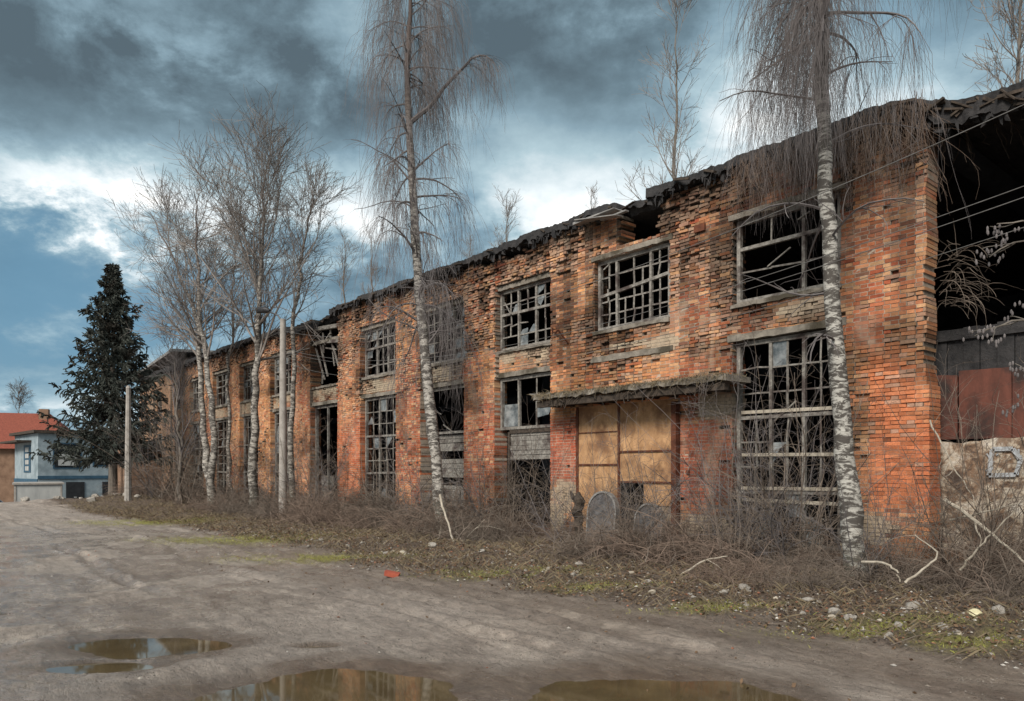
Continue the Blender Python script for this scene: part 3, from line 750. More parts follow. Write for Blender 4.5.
# hanging debris inside the open bay
mb = MB(); S = 60
x = rng.uniform(-4.5, -.8, S); P0 = np.stack([x, rng.uniform(-.1, .8, S), np.full(S, 7.1)], -1)
P = P0[:, None]+np.cumsum(rng.normal(0, .05, (S, 6, 3))+np.array([0, 0, -.1]), 1)
mb.tubes(P, np.tile([.012, .01, .009, .008, .006, .003], (S, 1)), 3); part(mb, 'hanging_wire', M['darkwood'])
# graffiti on the low wall
mb = MB()
def stroke(mb, pts, w, y_):
    for p_, q_ in zip(pts[:-1], pts[1:]):
        mb.bar((p_[0], y_, p_[1]), (q_[0], y_, q_[1]), .008, w)
gxx = -3.98
for q in range(26):
    a_, b_ = rng.uniform(-.05, 1.1), rng.uniform(1.58, 2.05); stroke(mb, [(gxx+a_, b_), (gxx+a_+rng.uniform(-.06, .06), b_+rng.uniform(-.10, .10))], rng.uniform(.01, .03), .588+.0005*q)
stroke(mb, [(gxx, 1.62), (gxx+.05, 2.02), (gxx+.32, 2.02), (gxx+.42, 1.85), (gxx+.36, 1.63), (gxx, 1.62)], .065, .585)
stroke(mb, [(gxx+.70, 2.04), (gxx+.55, 1.93), (gxx+.55, 1.72), (gxx+.72, 1.60)], .06, .583)
stroke(mb, [(gxx+.80, 2.05), (gxx+1.05, 2.05)], .06, .585); stroke(mb, [(gxx+.92, 2.04), (gxx+.92, 1.60)], .06, .587)
part(mb, 'graffiti', M['whitepaint'], lw)

# wall fittings
mb = MB(); mb.box((-8.95, -.05, 6.42), (-8.7, .02, 6.56)); part(mb, 'iron_plate', M['rust']); mb = MB(); mb.box((-9.15, -.04, 1.62), (-9.08, .02, 1.70)); part(mb, 'iron_plate', M['rust']); mb = MB(); mb.bar((-13.0, -.02, 5.0), (-12.55, -.35, 4.98), .03); mb.bar((-12.55, -.35, 4.98), (-12.55, -.02, 4.7), .03); mb.bar((-13.0,-.1,4.98),(-13.0,-.1,5.12),.03)
part(mb, 'iron_bracket', M['rust'])

# ------------------------------------------------------------------ trees
def unit(a): return a/(np.linalg.norm(a, axis=-1, keepdims=True)+1e-9)
def children(P, Rr, n, tmin, tmax, ang, length, K, up, wig, rfac, tip=.25, taper_len=.6, seed=None, angj=.25):
    """n offshoots per parent path; up = vertical acceleration along the shoot (negative droops)."""
    S, Kp, _ = P.shape
    idx = np.repeat(np.arange(S), n); m_ = len(idx)
    t = rng.uniform(tmin, tmax, m_); f = t*(Kp-1); i0 = np.minimum(f.astype(int), Kp-2); fr = (f-i0)[:, None]
    p = P[idx, i0]*(1-fr)+P[idx, i0+1]*fr; tg = unit(P[idx, i0+1]-P[idx, i0])
    r0 = (Rr[idx, i0]*(1-fr[:, 0])+Rr[idx, i0+1]*fr[:, 0])
    rv = unit(rng.normal(size=(m_, 3))); perp = unit(np.cross(tg, rv))
    a = ang+rng.normal(0, angj, m_)
    d = tg*np.cos(a)[:, None]+perp*np.sin(a)[:, None]
    L = length*(1-taper_len*t)*rng.uniform(.55, 1.2, m_)
    Q = np.zeros((m_, K, 3)); Q[:, 0] = p; st = (L/(K-1))[:, None]
    w = np.zeros((m_, 3))
    for k in range(1, K):
        w = w*.6+rng.normal(0, wig, (m_, 3))
        d = unit(d+w+np.array([0, 0, up/(K-1)]))
        Q[:, k] = Q[:, k-1]+d*st
    base = np.minimum(r0*rfac, r0)
    RR = base[:, None]*np.linspace(1, tip, K)[None]
    return Q, RR
def strands(P, Rr, n, tmin, lmin, lmax, K=8, r=.004, stiff=.35):
    """long hanging weeping twigs"""
    S, Kp, _ = P.shape
    idx = np.repeat(np.arange(S), n); m_ = len(idx)
    t = rng.uniform(tmin, 1, m_); f = t*(Kp-1); i0 = np.minimum(f.astype(int), Kp-2); fr = (f-i0)[:, None]
    p = P[idx, i0]*(1-fr)+P[idx, i0+1]*fr; tg = unit(P[idx, i0+1]-P[idx, i0])
    d = unit(tg*.4+rng.normal(0, .22, (m_, 3)))
    L = rng.uniform(lmin, lmax, m_)
    Q = np.zeros((m_, K, 3)); Q[:, 0] = p; w = np.zeros((m_, 3))
    for k in range(1, K):
        w = w*.55+rng.normal(0, .095, (m_, 3)); 
        d = unit(d*(1-stiff)+np.array([0, 0, -1])*stiff+w)
        Q[:, k] = Q[:, k-1]+d*(L/(K-1))[:, None]
    return Q, r*np.linspace(1, .35, K)[None]*rng.uniform(.7, 1.3, m_)[:, None]
def trunk_path(pts, n=26, wig=.02):
    pts = np.array(pts, float); s = np.linspace(0, len(pts)-1, n)
    P = np.stack([np.interp(s, np.arange(len(pts)), pts[:, c_]) for c_ in range(3)], -1)
    for _ in range(2): P[1:-1] = (P[:-2]+P[1:-1]*2+P[2:])/4
    P[1:-1, :2] += rng.normal(0, wig, (n-2, 2)); return P
def finish_tree(root, trunks, crown, bark, twig, name_t='trunk', sides=14):
    t_ = MB()
    for P, Rr in trunks: t_.tubes(P[None], Rr[None], sides)
    a = t_.build(name_t, bark, root, True); a.matrix_parent_inverse = Matrix.Translation(-Vector(root.location))
    c_ = MB()
    for P, Rr, n in crown: c_.tubes(P, Rr, n)
    b_ = c_.build('crown', twig, root, False); b_.matrix_parent_inverse = Matrix.Translation(-Vector(root.location))

# right weeping birch
def weeping(px_top, base, pts, r0, H, label, bark, nb, t0, reach, sl, sn, sr, twig='birchtwig', droop=-1.3, extra=None, low=None, side=0.):
    root = empty('birch_tree', base); tag(root, label, 'tree', 'weeping birches in front of the factory')
    P = trunk_path(pts, 34, .015); s = np.linspace(0, 1, 34); Rr = r0*(1-.86*s**1.1)*(1+.35*np.exp(-s*30))
    Rr *= 1+.05*rng.normal(size=34)
    B, BR = children(P[None], Rr[None], nb, t0, .97, 1.05, reach, 10, droop, .07, .34, .22, .45)
    if side:
        o_ = B-B[:, :1]; sgn = np.clip((o_[:, -1, 0]*RT[0]+o_[:, -1, 1]*RT[1])/1.0, -1, 1); o_[:, :, :2] *= (1+side*sgn)[:, None, None]; B = B[:, :1]+o_
        kp = (B[:, 0, 2] > 8.0) | (rng.random(len(B)) < .5); B = B[kp]; BR = BR[kp]
    cr = [(B, BR, 5)]
    B2, B2R = children(B, BR, 4, .25, .95, .8, reach*.5, 7, -.9, .10, .55, .3)
    cr.append((B2, B2R, 4))
    S1, R1 = strands(B, BR, sn, .25, *sl, 9, sr, .5); cr.append((S1, R1, 3))
    S2, R2 = strands(B2, B2R, sn//2+1, .2, sl[0]*.8, sl[1]*.85, 8, sr*.9, .5); cr.append((S2, R2, 3))
    T1, TR1 = children(S1, R1, 3, .1, .9, .35, (sl[0]+sl[1])*.28, 5, -1.2, .06, .85, .5); cr.append((T1, TR1, 3))
    if extra: 
        for E, ER in extra(P, Rr): cr.append((E, ER, 6)); q, qr = strands(E, ER, 90, .45, sl[0]*.6, sl[1]*.65, 9, sr, .4); cr.append((q, qr, 3)); q2, q2r = children(q, qr, 3, .1, .9, .35, .6, 5, -1.2, .06, .85, .5); cr.append((q2, q2r, 3))
    if low is not None:
        Lw, LR = children(P[None], Rr[None], low[0], low[1], low[2], 1.15, low[3], 8, -.5, .11, .22, .25, .2); cr.append((Lw, LR, 4))
        L2, L2R = children(Lw, LR, 5, .2, 1, .6, low[3]*.5, 6, -.7, .12, .6, .4); cr.append((L2, L2R, 3))
    finish_tree(root, [(P, Rr)], cr, bark, M[twig])
    return root
gz = lambda x, y: float(ground_h(np.array([x]), np.array([y]))[0])
def at_plane(px, py, y_): x, t = spot(px, y_); return (x, y_, zat(py, t))
b1 = at_plane(862, 600, -1.5)
x1, y1 = b1[0], b1[1]
pts = [(x1, y1, gz(x1, y1)-.15), at_plane(852, 540, -1.5), at_plane(841, 420, -1.5), at_plane(829, 250, -1.5), at_plane(823, 100, -1.5), at_plane(822, -20, -1.5), at_plane(824, -160, -1.5), at_plane(822, -330, -1.5), at_plane(830, -460, -1.5)]
weeping(0, (x1, y1, gz(x1, y1)), pts, .165, 14, 'tall white-barked weeping birch leaning before the right end of the factory', M['birch'], 74, .52, 2.5, (1.1, 3.1), 17, .0030, low=(9, .30, .55, 1.7), side=.45)
x1, y1 = at_plane(443, 530, -1.3)[:2]
pts = [(x1, y1, gz(x1, y1)-.15), at_plane(437, 470, -1.3), at_plane(424, 350, -1.3), at_plane(413, 200, -1.3), at_plane(407, 80, -1.3), at_plane(411, -10, -1.3), at_plane(414, -60, -1.3)]
def big_arm(P, Rr):
    p0 = P[20]; q = [p0+np.array([a*RT[0], a*RT[1], z_]) for a, z_ in ((0, 0), (.25, .15), (.6, .5), (1.1, 1.15), (1.6, 1.75), (2.0, 2.0), (2.3, 1.75))]
    q = trunk_path(q, 12, .02); return [(q[None], np.linspace(.075, .012, 12)[None])]
weeping(0, (x1, y1, gz(x1, y1)), pts, .18, 15, 'slender weeping birch with drooping twigs between the third and fourth window bays from the right', M['birch2'], 54, .34, 2.1, (1.2, 3.4), 11, .0044, extra=big_arm, droop=-1.1, low=(10, .3, .6, 2.0))

# upright bare trees
def bare_tree(base, tops, r0, label, group, bark, twig, nb=26, ang=.62, reach=3.6, up=.9, t0=.3, rt=.0, sub=7, sub2=6, name='birch_tree', rmin=.006):
    root = empty(name, base); tag(root, label, 'tree', group)
    trs = []; cr = []
    for tp in tops:
        P = trunk_path([(base[0], base[1], base[2]-.2)]+tp, 22, .05); s = np.linspace(0, 1, 22); Rr = r0*(1-.9*s)*(1+.3*np.exp(-s*25)); trs.append((P, Rr))
        B, BR = children(P[None], Rr[None], nb, t0, .98, ang, reach, 9, up, .07, .45, .25, .62); BR = np.maximum(BR, rmin); cr.append((B, BR, 4))
        B2, B2R = children(B, BR, sub, .2, 1, .6, reach*.5, 7, up*.5, .10, .55, .4); B2R = np.maximum(B2R, rmin*.8); cr.append((B2, B2R, 3))
        B3, B3R = children(B2, B2R, sub2, .15, 1, .6, reach*.26, 5, .2, .12, .6, .5); B3R = np.maximum(B3R, rmin*.62); cr.append((B3, B3R, 3))
    finish_tree(root, trs, cr, bark, twig, sides=9)
    return root
g_left = 'bare birches before the far half of the factory'
x, y = at_plane(252, 515, -2.0)[:2]
bare_tree((x, y, gz(x, y)), [[at_plane(256, 400, -2.), at_plane(258, 320, -2.), at_plane(262, 250, -2.), at_plane(266, 178, -2.)]], .17, 'bare birch whose single white trunk stands nearest left of the lamp post', g_left, M['birch3'], M['farwig'], 38, .66, 5.6, .8, .34, sub=8, sub2=7, rmin=.009)
x, y = at_plane(212, 512, -2.2)[:2]
bare_tree((x, y, gz(x, y)), [[at_plane(203, 430, -2.2), at_plane(200, 330, -2.2), at_plane(197, 260, -2.2), at_plane(194, 192, -2.2)],
    [at_plane(215, 430, -2.2), at_plane(205, 340, -2.2), at_plane(178, 270, -2.2), at_plane(150, 212, -2.2)]], .17, 'twin-stemmed bare birch with crossing trunks right of the spruce', g_left, M['birch3'], M['farwig'], 28, .68, 5.4, .7, .40, sub=8, sub2=6, rmin=.0095)
x, y = at_plane(290, 512, -.9)[:2]
bare_tree((x, y, gz(x, y)), [[at_plane(292, 400, -.9), at_plane(296, 300, -.9), at_plane(302, 250, -.9), at_plane(314, 200, -.9)]], .12, 'thin bare birch growing just behind the lamp post', g_left, M['birch3'], M['farwig'], 24, .55, 3.6, .8, .4, sub=7, sub2=5, rmin=.008)
x, y = at_plane(178, 510, -2.6)[:2]
bare_tree((x, y, gz(x, y)), [[at_plane(180, 440, -2.6), at_plane(176, 380, -2.6), at_plane(170, 330, -2.6)]], .10, 'low bushy bare tree between the spruce and the twin-stemmed birch', g_left, M['greybark'], M['birchtwig'], 34, .45, 3.0, .8, .05, sub=5, sub2=4, name='bare_tree', rmin=.009)
x, y = at_plane(232, 512, -.7)[:2]
bare_tree((x, y, gz(x, y)), [[at_plane(228, 400, -.7), at_plane(232, 300, -.7), at_plane(236, 235, -.7)]], .10, 'slim bare birch close to the wall between two bigger birches', g_left, M['birch3'], M['farwig'], 18, .55, 3.4, .8, .4, sub=6, sub2=5, rmin=.012)
# behind the factory
g_back = 'bare trees rising behind the factory roof'
for (px, py, yy, lab, rch, nb_) in ((677, 25, 16.5, 'tall narrow bare tree rising alone above the roof between the two weeping birches', 4.6, 28),
        (507, 195, 24, 'small faint bare tree above the roofline right of the slender weeping birch', 3.4, 26), (592, 190, 30, 'faint bare treetop just above the roofline left of the tall narrow tree', 2.6, 20),
        (345, 235, 18, 'faint bare tree above the roof left of the slender weeping birch', 3.0, 22), (372, 235, 20, 'faint bare tree directly behind the slender weeping birch', 3.0, 22), (1022, -40, 17, 'bare tree above the roof at the far right edge', 4.4, 46), (470, 235, 26, 'faint small bare treetop close on the right of the slender weeping birch', 3.0, 22)):
    tx, tt = spot(px, yy); zt_ = zat(py, tt)
    bare_tree((tx, yy, gz(tx, yy)), [[(tx+.1, yy, zt_*.35), (tx-.1, yy, zt_*.7), (tx, yy, zt_)]], .2, lab, g_back, M['greybark'], M['farwig'], nb_, .62, rch, 1.2, .42, sub=6, sub2=4, name='bare_tree', rmin=.012)
# far-off treeline seen from aside
g_far = 'far trees beyond the houses'
for q, (d_f, l_f, h_f) in enumerate(((66, -37, 8), (95, -50, 12), (90, -60, 13), (88, -72, 12))):
    x, y = gp(d_f, l_f); z_ = gz(x, y)
    bare_tree((x, y, z_), [[(x, y, z_+h_f*.5), (x+.3, y, z_+h_f)]], .16, ('small bare tree between the red roof and the spruce', 'bare tree far behind the blue house', 'bare tree far behind the red roofed house', 'bare tree beyond the left edge of the red roofed house')[q], g_far, M['greybark'], M['twig'], 30, .7, 3.4, .6, .25, sub=6, sub2=5, name='bare_tree', rmin=.018)

# foreground alder whose twigs reach in from the right
x, y = gp(5.9, 4.75)
al = empty('alder_sapling', (x, y, gz(x, y))); tag(al, 'thin alder with hanging catkin clusters reaching in at the right edge', 'tree')
P = trunk_path([(x, y, gz(x, y)-.1), (x+.05, y, 1.6), (x+.0, y+.1, 3.2), (x+.1, y+.1, 5.6)], 20, .02); Rr = np.linspace(.05, .01, 20)
arms = []
for (zz, dl, dz_) in ((2.6, -.85, .45), (3.05, -.80, .75), (3.6, -.9, .1), (3.9, -.6, .5), (2.2, -.55, .35)):
    p0 = np.array([x, y, zz]); lft = np.array([-RT[0], -RT[1], 0]); dp = rng.uniform(-.25, .25)
    q = trunk_path([p0, p0+lft*abs(dl)*.35+[0, 0, dz_*.55], p0+lft*abs(dl)*.7+[V[0]*dp, V[1]*dp, dz_*.8], p0+lft*abs(dl)+[V[0]*dp, V[1]*dp, dz_*.55]], 9, .02); arms.append(q)
A = np.stack(arms); AR = np.tile(np.linspace(.013, .005, 9), (len(arms), 1))
A2, A2R = children(A, AR, 5, .3, 1, .8, .4, 6, -.3, .15, .7, .5, .3)
cr = [(A, AR, 5), (A2, np.maximum(A2R, .003), 4)]
finish_tree(al, [(P, Rr)], cr, M['greybark'], M['greybark'])
mb = MB()
for e_ in list(A2[:, -1])+list(A2[:, 3]):
    for q in range(4):
        c0 = e_+rng.normal(0, .03, 3); mb.tubes(np.array([c0, c0+[0, 0, -.012], c0+[0, 0, -.03], c0+[0, 0, -.04]])[None], np.array([[.002, .009, .009, .002]]), 6)
ck = mb.build('catkin', M['birchtwig'], al); ck.matrix_parent_inverse = Matrix.Translation(-Vector(al.location)); ck['kind'] = 'stuff'

# spruce
x, y = gp(37.5, (113-512)/740*37.5)
sp_ = empty('spruce_tree', (x, y, gz(x, y))); tag(sp_, 'dark green conical spruce standing at the far end of the factory', 'tree')
z_b = gz(x, y); H = 12.3-z_b
P = np.stack([np.full(12, x), np.full(12, y), z_b-.2+np.linspace(0, H, 12)], -1)
t_ = MB(); t_.tubes(P[None], np.linspace(.24, .02, 12)[None], 10); o = t_.build('trunk', M['greybark'], sp_); o.matrix_parent_inverse = Matrix.Translation(-Vector(sp_.location))
fo = MB(); Bs = []; bl = []
hgt = 2.3
while hgt < H-.15:
    f_ = hgt/H; rad = 4.0*(1-f_)**1.0*(1 if f_ > .2 else .92)*rng.uniform(.85, 1.12)+.05; nb_ = int(10-4*f_)
    a0 = rng.uniform(0, 6.28)
    for q in range(nb_):
        a_ = a0+q*2*math.pi/nb_+rng.normal(0, .18); L = rad*rng.uniform(.66, 1.18); s_ = np.linspace(0, 1, 9)
        dz_ = (-.40+.60*f_)*L*s_+.30*L*s_**2.2
        Bs.append(np.stack([x+np.cos(a_)*L*s_, y+np.sin(a_)*L*s_, z_b+hgt+dz_], -1)); bl.append(L)
    hgt += .32+.14*(1-f_)
Bs = np.array(Bs); fo.tubes(Bs, np.tile(np.linspace(.035, .008, 9), (len(Bs), 1)), 4)
Q, QR = children(Bs, np.full(Bs.shape[:2], .012), 27, .08, 1, .8, .66, 4, -.75, .10, .9, .5, .45)
bls = np.repeat(np.clip(np.array(bl)/1.6, .12, 1), 27)[:, None, None]; Q = Q[:, :1]+(Q-Q[:, :1])*bls
Q2, Q2R = children(Q, QR, 3, .2, 1, .6, .24, 3, -.5, .08, .9, .5, .3)
for QQ, wd in ((Q, .034), (Q2, .028)):
    S_, K_, _ = QQ.shape                          # flat needle sprays: crossed ribbons
    T_ = unit(np.gradient(QQ, axis=1)); sd = unit(np.cross(T_, np.array([0, 0, 1.]))); wds = wd*np.array([.6, 1., .9, .15][:K_] if K_ == 4 else [.8, 1., .15])[None, :, None]
    for ax in (sd, unit(np.cross(T_, sd))):
        a_ = QQ-ax*wds; b_ = QQ+ax*wds
        v = np.stack([a_, b_], 2).reshape(-1, 3)
        i, j = np.meshgrid(np.arange(S_), np.arange(K_-1), indexing='ij'); o_ = (i*K_+j)*2
        fo.add(v, np.stack([o_, o_+1, o_+3, o_+2], -1).reshape(-1, 4))
o = fo.build('crown', M['spruce'], sp_); o.matrix_parent_inverse = Matrix.Translation(-Vector(sp_.location))

# ------------------------------------------------------------------ brambles and brush
def bush_mesh(seed, ns, hgt, spread, wig=.14, droop=-1.8, sub=5, r=.006, up0=1.0):
    global rng
    keep_ = rng; rng = np.random.default_rng(seed)
    a_ = rng.uniform(0, 6.28, ns); rr_ = spread*.55*np.sqrt(rng.random(ns))
    p = np.stack([np.cos(a_)*rr_, np.sin(a_)*rr_, np.full(ns, -.05)], -1)
    d = unit(np.stack([rng.normal(0, .55, ns), rng.normal(0, .55, ns), up0*rng.uniform(.5, 1.3, ns)], -1))
    L = hgt*rng.uniform(.6, 1.9, ns); K = 10; Q = np.zeros((ns, K, 3)); Q[:, 0] = p; w = np.zeros((ns, 3))
    for k_ in range(1, K):
        w = w*.6+rng.normal(0, wig*.5, (ns, 3)); d = unit(d+w+np.array([0, 0, droop/(K-1)])); Q[:, k_] = Q[:, k_-1]+d*(L/(K-1))[:, None]
    Q[:, :, 2] = np.maximum(Q[:, :, 2], -.02+.06*rng.random((ns, 1)))
    RR = (r*rng.uniform(.6, 1.5, ns))[:, None]*np.linspace(1, .35, K)[None]
    mb = MB(); mb.tubes(Q, RR, 3)
    Q2, R2 = children(Q, RR, sub, .15, 1, .8, hgt*.5, 6, -.4, .14, .75, .4, .4); mb.tubes(Q2, np.maximum(R2, .0016), 3)
    Q3, R3 = children(Q2, R2, 2, .2, 1, .7, hgt*.22, 4, 0, .14, .8, .5, .3); mb.tubes(Q3, np.maximum(R3, .0014), 3)
    rng = keep_
    return mb
bvar = []
for q in range(5):
    o = bush_mesh(100+q, 170, .85, 1.5, r=.0075).build('bramble_bush', M['twig'] if q % 2 == 0 else M['redtwig']); bvar.append(o)
svar = []
for q in range(3):
    o = bush_mesh(200+q, 16, 1.9, .5, .10, -.35, 7, .009, 2.2).build('sapling_shrub', M['twig'] if q else M['birchtwig']); svar.append(o)
ordn = ['first', 'second', 'third', 'fourth', 'fifth', 'sixth', 'seventh', 'eighth', 'ninth', 'tenth', 'eleventh', 'twelfth', 'thirteenth']
used_b = [False]*5; used_s = [False]*3; labs = {}
rb = random.Random(3)
def place(var, used, q, x, y, s, label, group, cat='bush', sz=None):
    o = var[q] if not used[q] else var[q].copy()
    if used[q]: COL.objects.link(o)
    used[q] = True
    o.location = (x, y, gz(x, y)-.02); o.rotation_euler = (0, 0, rb.uniform(0, 6.28)); o.scale = (s, s, sz or s)
    tag(o, label, cat, group); return o
def whereis(x):
    if x > -4.6: return 'before the open collapsed bay'
    if x > -6.0: return 'at the foot of the rightmost brick pier'
    c_ = [(abs((a0+a1)/2-x), i, (a0+a1)/2) for i, (a0, a1) in enumerate(bays)]; dd, i, cx_ = min(c_)
    if i == 1: return 'before the ochre gate' if dd < 1.3 else 'beside the ochre gate'
    pos = 'below' if dd < .9 else ('just right of' if x > cx_ else 'just left of')
    return f'{pos} the {ordn[i]} bay from the right'
x = .4; k_ = 0
rowsB = ['wall side', 'middle row', 'road side']
while x > -50:
    step = 1.05 if x > -14 else (1.35 if x > -28 else 2.1)
    for rw, (yy, sc_) in enumerate(((-.6, 1.0), (-1.6, 1.0), (-2.6, .85))):
        if rw > 0 and rb.random() < .22: continue
        xx = x+rb.uniform(-.3, .3); y_ = yy+rb.uniform(-.3, .3)
        if rw == 2 and -13.5 < xx < -8.5: y_ = -2.1; 
        s_ = sc_*rb.choice([.6, .75, .85, 1.0, 1.3])*(1.0 if x > -14 else 1.1)
        if xx > -7: s_ = min(s_, 1.05)*(.7 if rw == 2 else .95)
        if -12.6 < xx < -9.6 and rw > 0: s_ = min(s_, .45)
        if -12.6 < xx < -9.6: s_ = min(s_*.62, .75)
        if xx > -4.6 and rw == 0: s_ *= 1.3
        place(bvar, used_b, k_ % 5, xx, y_, s_, f'leafless brown bramble {whereis(xx)}, {rowsB[rw]}', 'brambles along the foot of the factory', sz=s_*(.75 if -8 < xx < -4.6 else .9)); k_ += 1
    x -= step
for q, (px, py_, y_, s_) in enumerate(((480, 0, -.8, 1.15), (455, 0, -1.2, .9), (600, 0, -.5, .95), (650, 0, -.6, 1.0), (625, 0, -.9, .8), (700, 0, -.7, .8), (758, 0, -.5, 1.25), (790, 0, -.45, 1.35), (815, 0, -.6, 1.1), (775, 0, -1.2, .9), (960, 0, -.6, 1.0), (1000, 0, -.3, 1.1),
        (725, 0, -.5, 1.1), (735, 0, -1.6, .8), (640, 0, -1.8, .6), (870, 0, -1.6, .7), (905, 0, -1.2, .75), (980, 0, -1.4, .9), (560, 0, -1.4, .8), (530, 0, -.5, 1.1), (505, 0, -1.5, .8), (415, 0, -.9, 1.1), (345, 0, -1.0, 1.0), (385, 0, -.8, 1.1), (320, 0, -1.0, 1.2), (300, 0, -1.3, 1.4), (232, 0, -1.3, 1.3), (270, 0, -1.0, 1.2), (185, 0, -2.4, 1.8), (168, 0, -2.6, 1.8), (152, 0, -3.0, 1.5), (196, 0, -2.0, 1.5))):
    xx = spot(px, y_)[0]
    kind_ = ('upright bare thin-stemmed shrub', 'many-stemmed leafless shrub', 'straggly shrub with long shoots')[q % 3]
    place(svar, used_s, q % 3, xx, y_, s_, f'{kind_} {whereis(xx)}', 'leafless shrubs before the factory', 'shrub')

# climbing dead creeper hanging over the top right of the wall
mb = MB(); S = 420
x = rng.uniform(-7.9, -4.55, S); dens = np.where(x > -6.0, 1, .7); x = x[rng.random(S) < dens]; S = len(x)
P0 = np.stack([x, rng.uniform(-.34, -.2, S), 7.42+rng.uniform(-.2, .1, S)], -1); L = rng.uniform(.3, 1.5, S)*np.where(x > -5.6, 1.35, .8)
K = 10; Q = np.zeros((S, K, 3)); Q[:, 0] = P0; w = np.zeros((S, 3)); d = np.tile([0, 0, -1.], (S, 1))
for k in range(1, K):
    w = w*.6+rng.normal(0, .17, (S, 3))*[1, .5, .6]; d = unit(d*.75+w+np.array([0, 0, -.22])); Q[:, k] = Q[:, k-1]+d*(L/(K-1))[:, None]
Q[:, :, 1] = np.clip(Q[:, :, 1], -.4, -.03)
RR = rng.uniform(.003, .006, S)[:, None]*np.linspace(1, .4, K)
mb.tubes(Q, RR, 3); Q2, R2 = children(Q, RR, 3, .1, 1, .5, .35, 5, -.6, .12, .8, .5); Q2[:, :, 1] = np.minimum(Q2[:, :, 1], -.02); mb.tubes(Q2, R2, 3)
tag(mb.build('dead_creeper', M['redtwig']), 'brown dead creeper hanging down from the roof edge above the right pier', 'creeper')
mb = MB(); S = 60
x = rng.normal(-4.35, .14, S); Q = np.zeros((S, 8, 3)); Q[:, 0] = np.stack([x, rng.uniform(.0, .3, S), rng.uniform(4.2, 5.1, S)], -1); d = unit(np.stack([rng.normal(.5, .5, S), rng.normal(-.2, .3, S), np.full(S, .3)], -1)); w = np.zeros((S, 3))
for k in range(1, 8):
    w = w*.6+rng.normal(0, .12, (S, 3)); d = unit(d+w+np.array([0, 0, -.25])); Q[:, k] = Q[:, k-1]+d*rng.uniform(.05, .13, S)[:, None]
mb.tubes(Q, np.tile(np.linspace(.006, .002, 8), (S, 1)), 3)
tag(mb.build('dry_shrub', M['twig']), 'dry twiggy clump growing from the edge of the right pier over the dark opening', 'shrub')

# fallen and cut branches
def branch(pts, r, label, group=None, mt='palebranch', sub=4, tw=.35):
    P = trunk_path(pts, 14, .012); mb = MB(); Rr = r*np.linspace(1, .35, 14); mb.tubes(P[None], Rr[None], 7)
    if sub:
        Q, QR = children(P[None], Rr[None], sub, .3, 1, .7, tw, 6, .2, .12, .6, .4, .2); mb.tubes(Q, QR, 4)
    o = mb.build('fallen_branch', M[mt]); tag(o, label, 'branch', group); return o
def onp(px, py, y_): return at_plane(px, py, y_)
branch([onp(655, 600, -3.1), onp(680, 575, -3.0), onp(705, 560, -2.8), onp(728, 556, -2.6)], .022, 'pale arching dead branch sticking out of the brush right of the ochre gate', sub=1)
branch([onp(790, 612, -3.4), onp(805, 604, -3.4), onp(820, 600, -3.3)], .02, 'short pale stick lying at the front edge of the brush', sub=0)
branch([onp(862, 562, -2.4), onp(885, 562, -2.5), onp(897, 572, -2.6), onp(900, 582, -2.6)], .02, 'pale curved dead branch before the rightmost pier', sub=0)
branch([onp(905, 583, -2.4), onp(925, 568, -2.2), onp(942, 554, -2.0), onp(915, 535, -1.9)], .018, 'pale dead branch bent in a sharp elbow beside the rightmost pier', sub=1)
branch([onp(945, 500, -1.0), onp(975, 520, -1.2), onp(1005, 545, -1.4), onp(1040, 575, -1.6)], .03, 'long pale branch slanting down across the open bay', sub=2)
branch([onp(950, 520, -.8), onp(985, 512, -1.0), onp(1030, 500, -1.2)], .016, 'thin pale branch rising to the right before the open bay', sub=2)
branch([onp(960, 570, -1.6), onp(985, 540, -1.6), onp(1015, 510, -1.6)], .016, 'thin pale stick leaning up before the graffiti', sub=2)
branch([onp(930, 420, -.1), onp(955, 470, -.1), onp(985, 520, -.5)], .014, 'long thin stem hanging along the edge of the right pier', sub=3)
branch([onp(440, 495, -2.2), onp(447, 520, -2.4), onp(455, 545, -2.8), onp(452, 558, -3.0)], .03, 'pale forked branch leaning from the slender birch down to the road', sub=2)
for q in range(9):
    px = 395+q*9; a0 = onp(px+rng.uniform(-10, 10), 557-rng.uniform(0, 6), -2.9); a1 = onp(px+rng.uniform(10, 50), rng.uniform(518, 540), -2.2+rng.uniform(-.3, .5))
    mid = [(a0[i_]+a1[i_])/2+rng.uniform(-.1, .1) for i_ in range(3)]
    branch([a0, mid, a1], rng.uniform(.01, .02), 'thin cut branch in the heap left of the slender birch foot', 'cut branches heaped by the slender birch', 'palebranch' if q % 2 else 'twig', 4, .7)
for q in range(7):
    px = 520+q*25; a0 = onp(px, 560+rng.uniform(-4, 8), -2.9); a1 = onp(px+rng.uniform(-40, 40), rng.uniform(510, 545), -2.0)
    mid = [(a0[i_]+a1[i_])/2+rng.uniform(-.1, .1) for i_ in range(3)]
    branch([a0, mid, a1], rng.uniform(.007, .012), 'thin dead stick poking out of the brambles near the ochre gate', 'dead sticks near the ochre gate', 'twig', 4, .6)

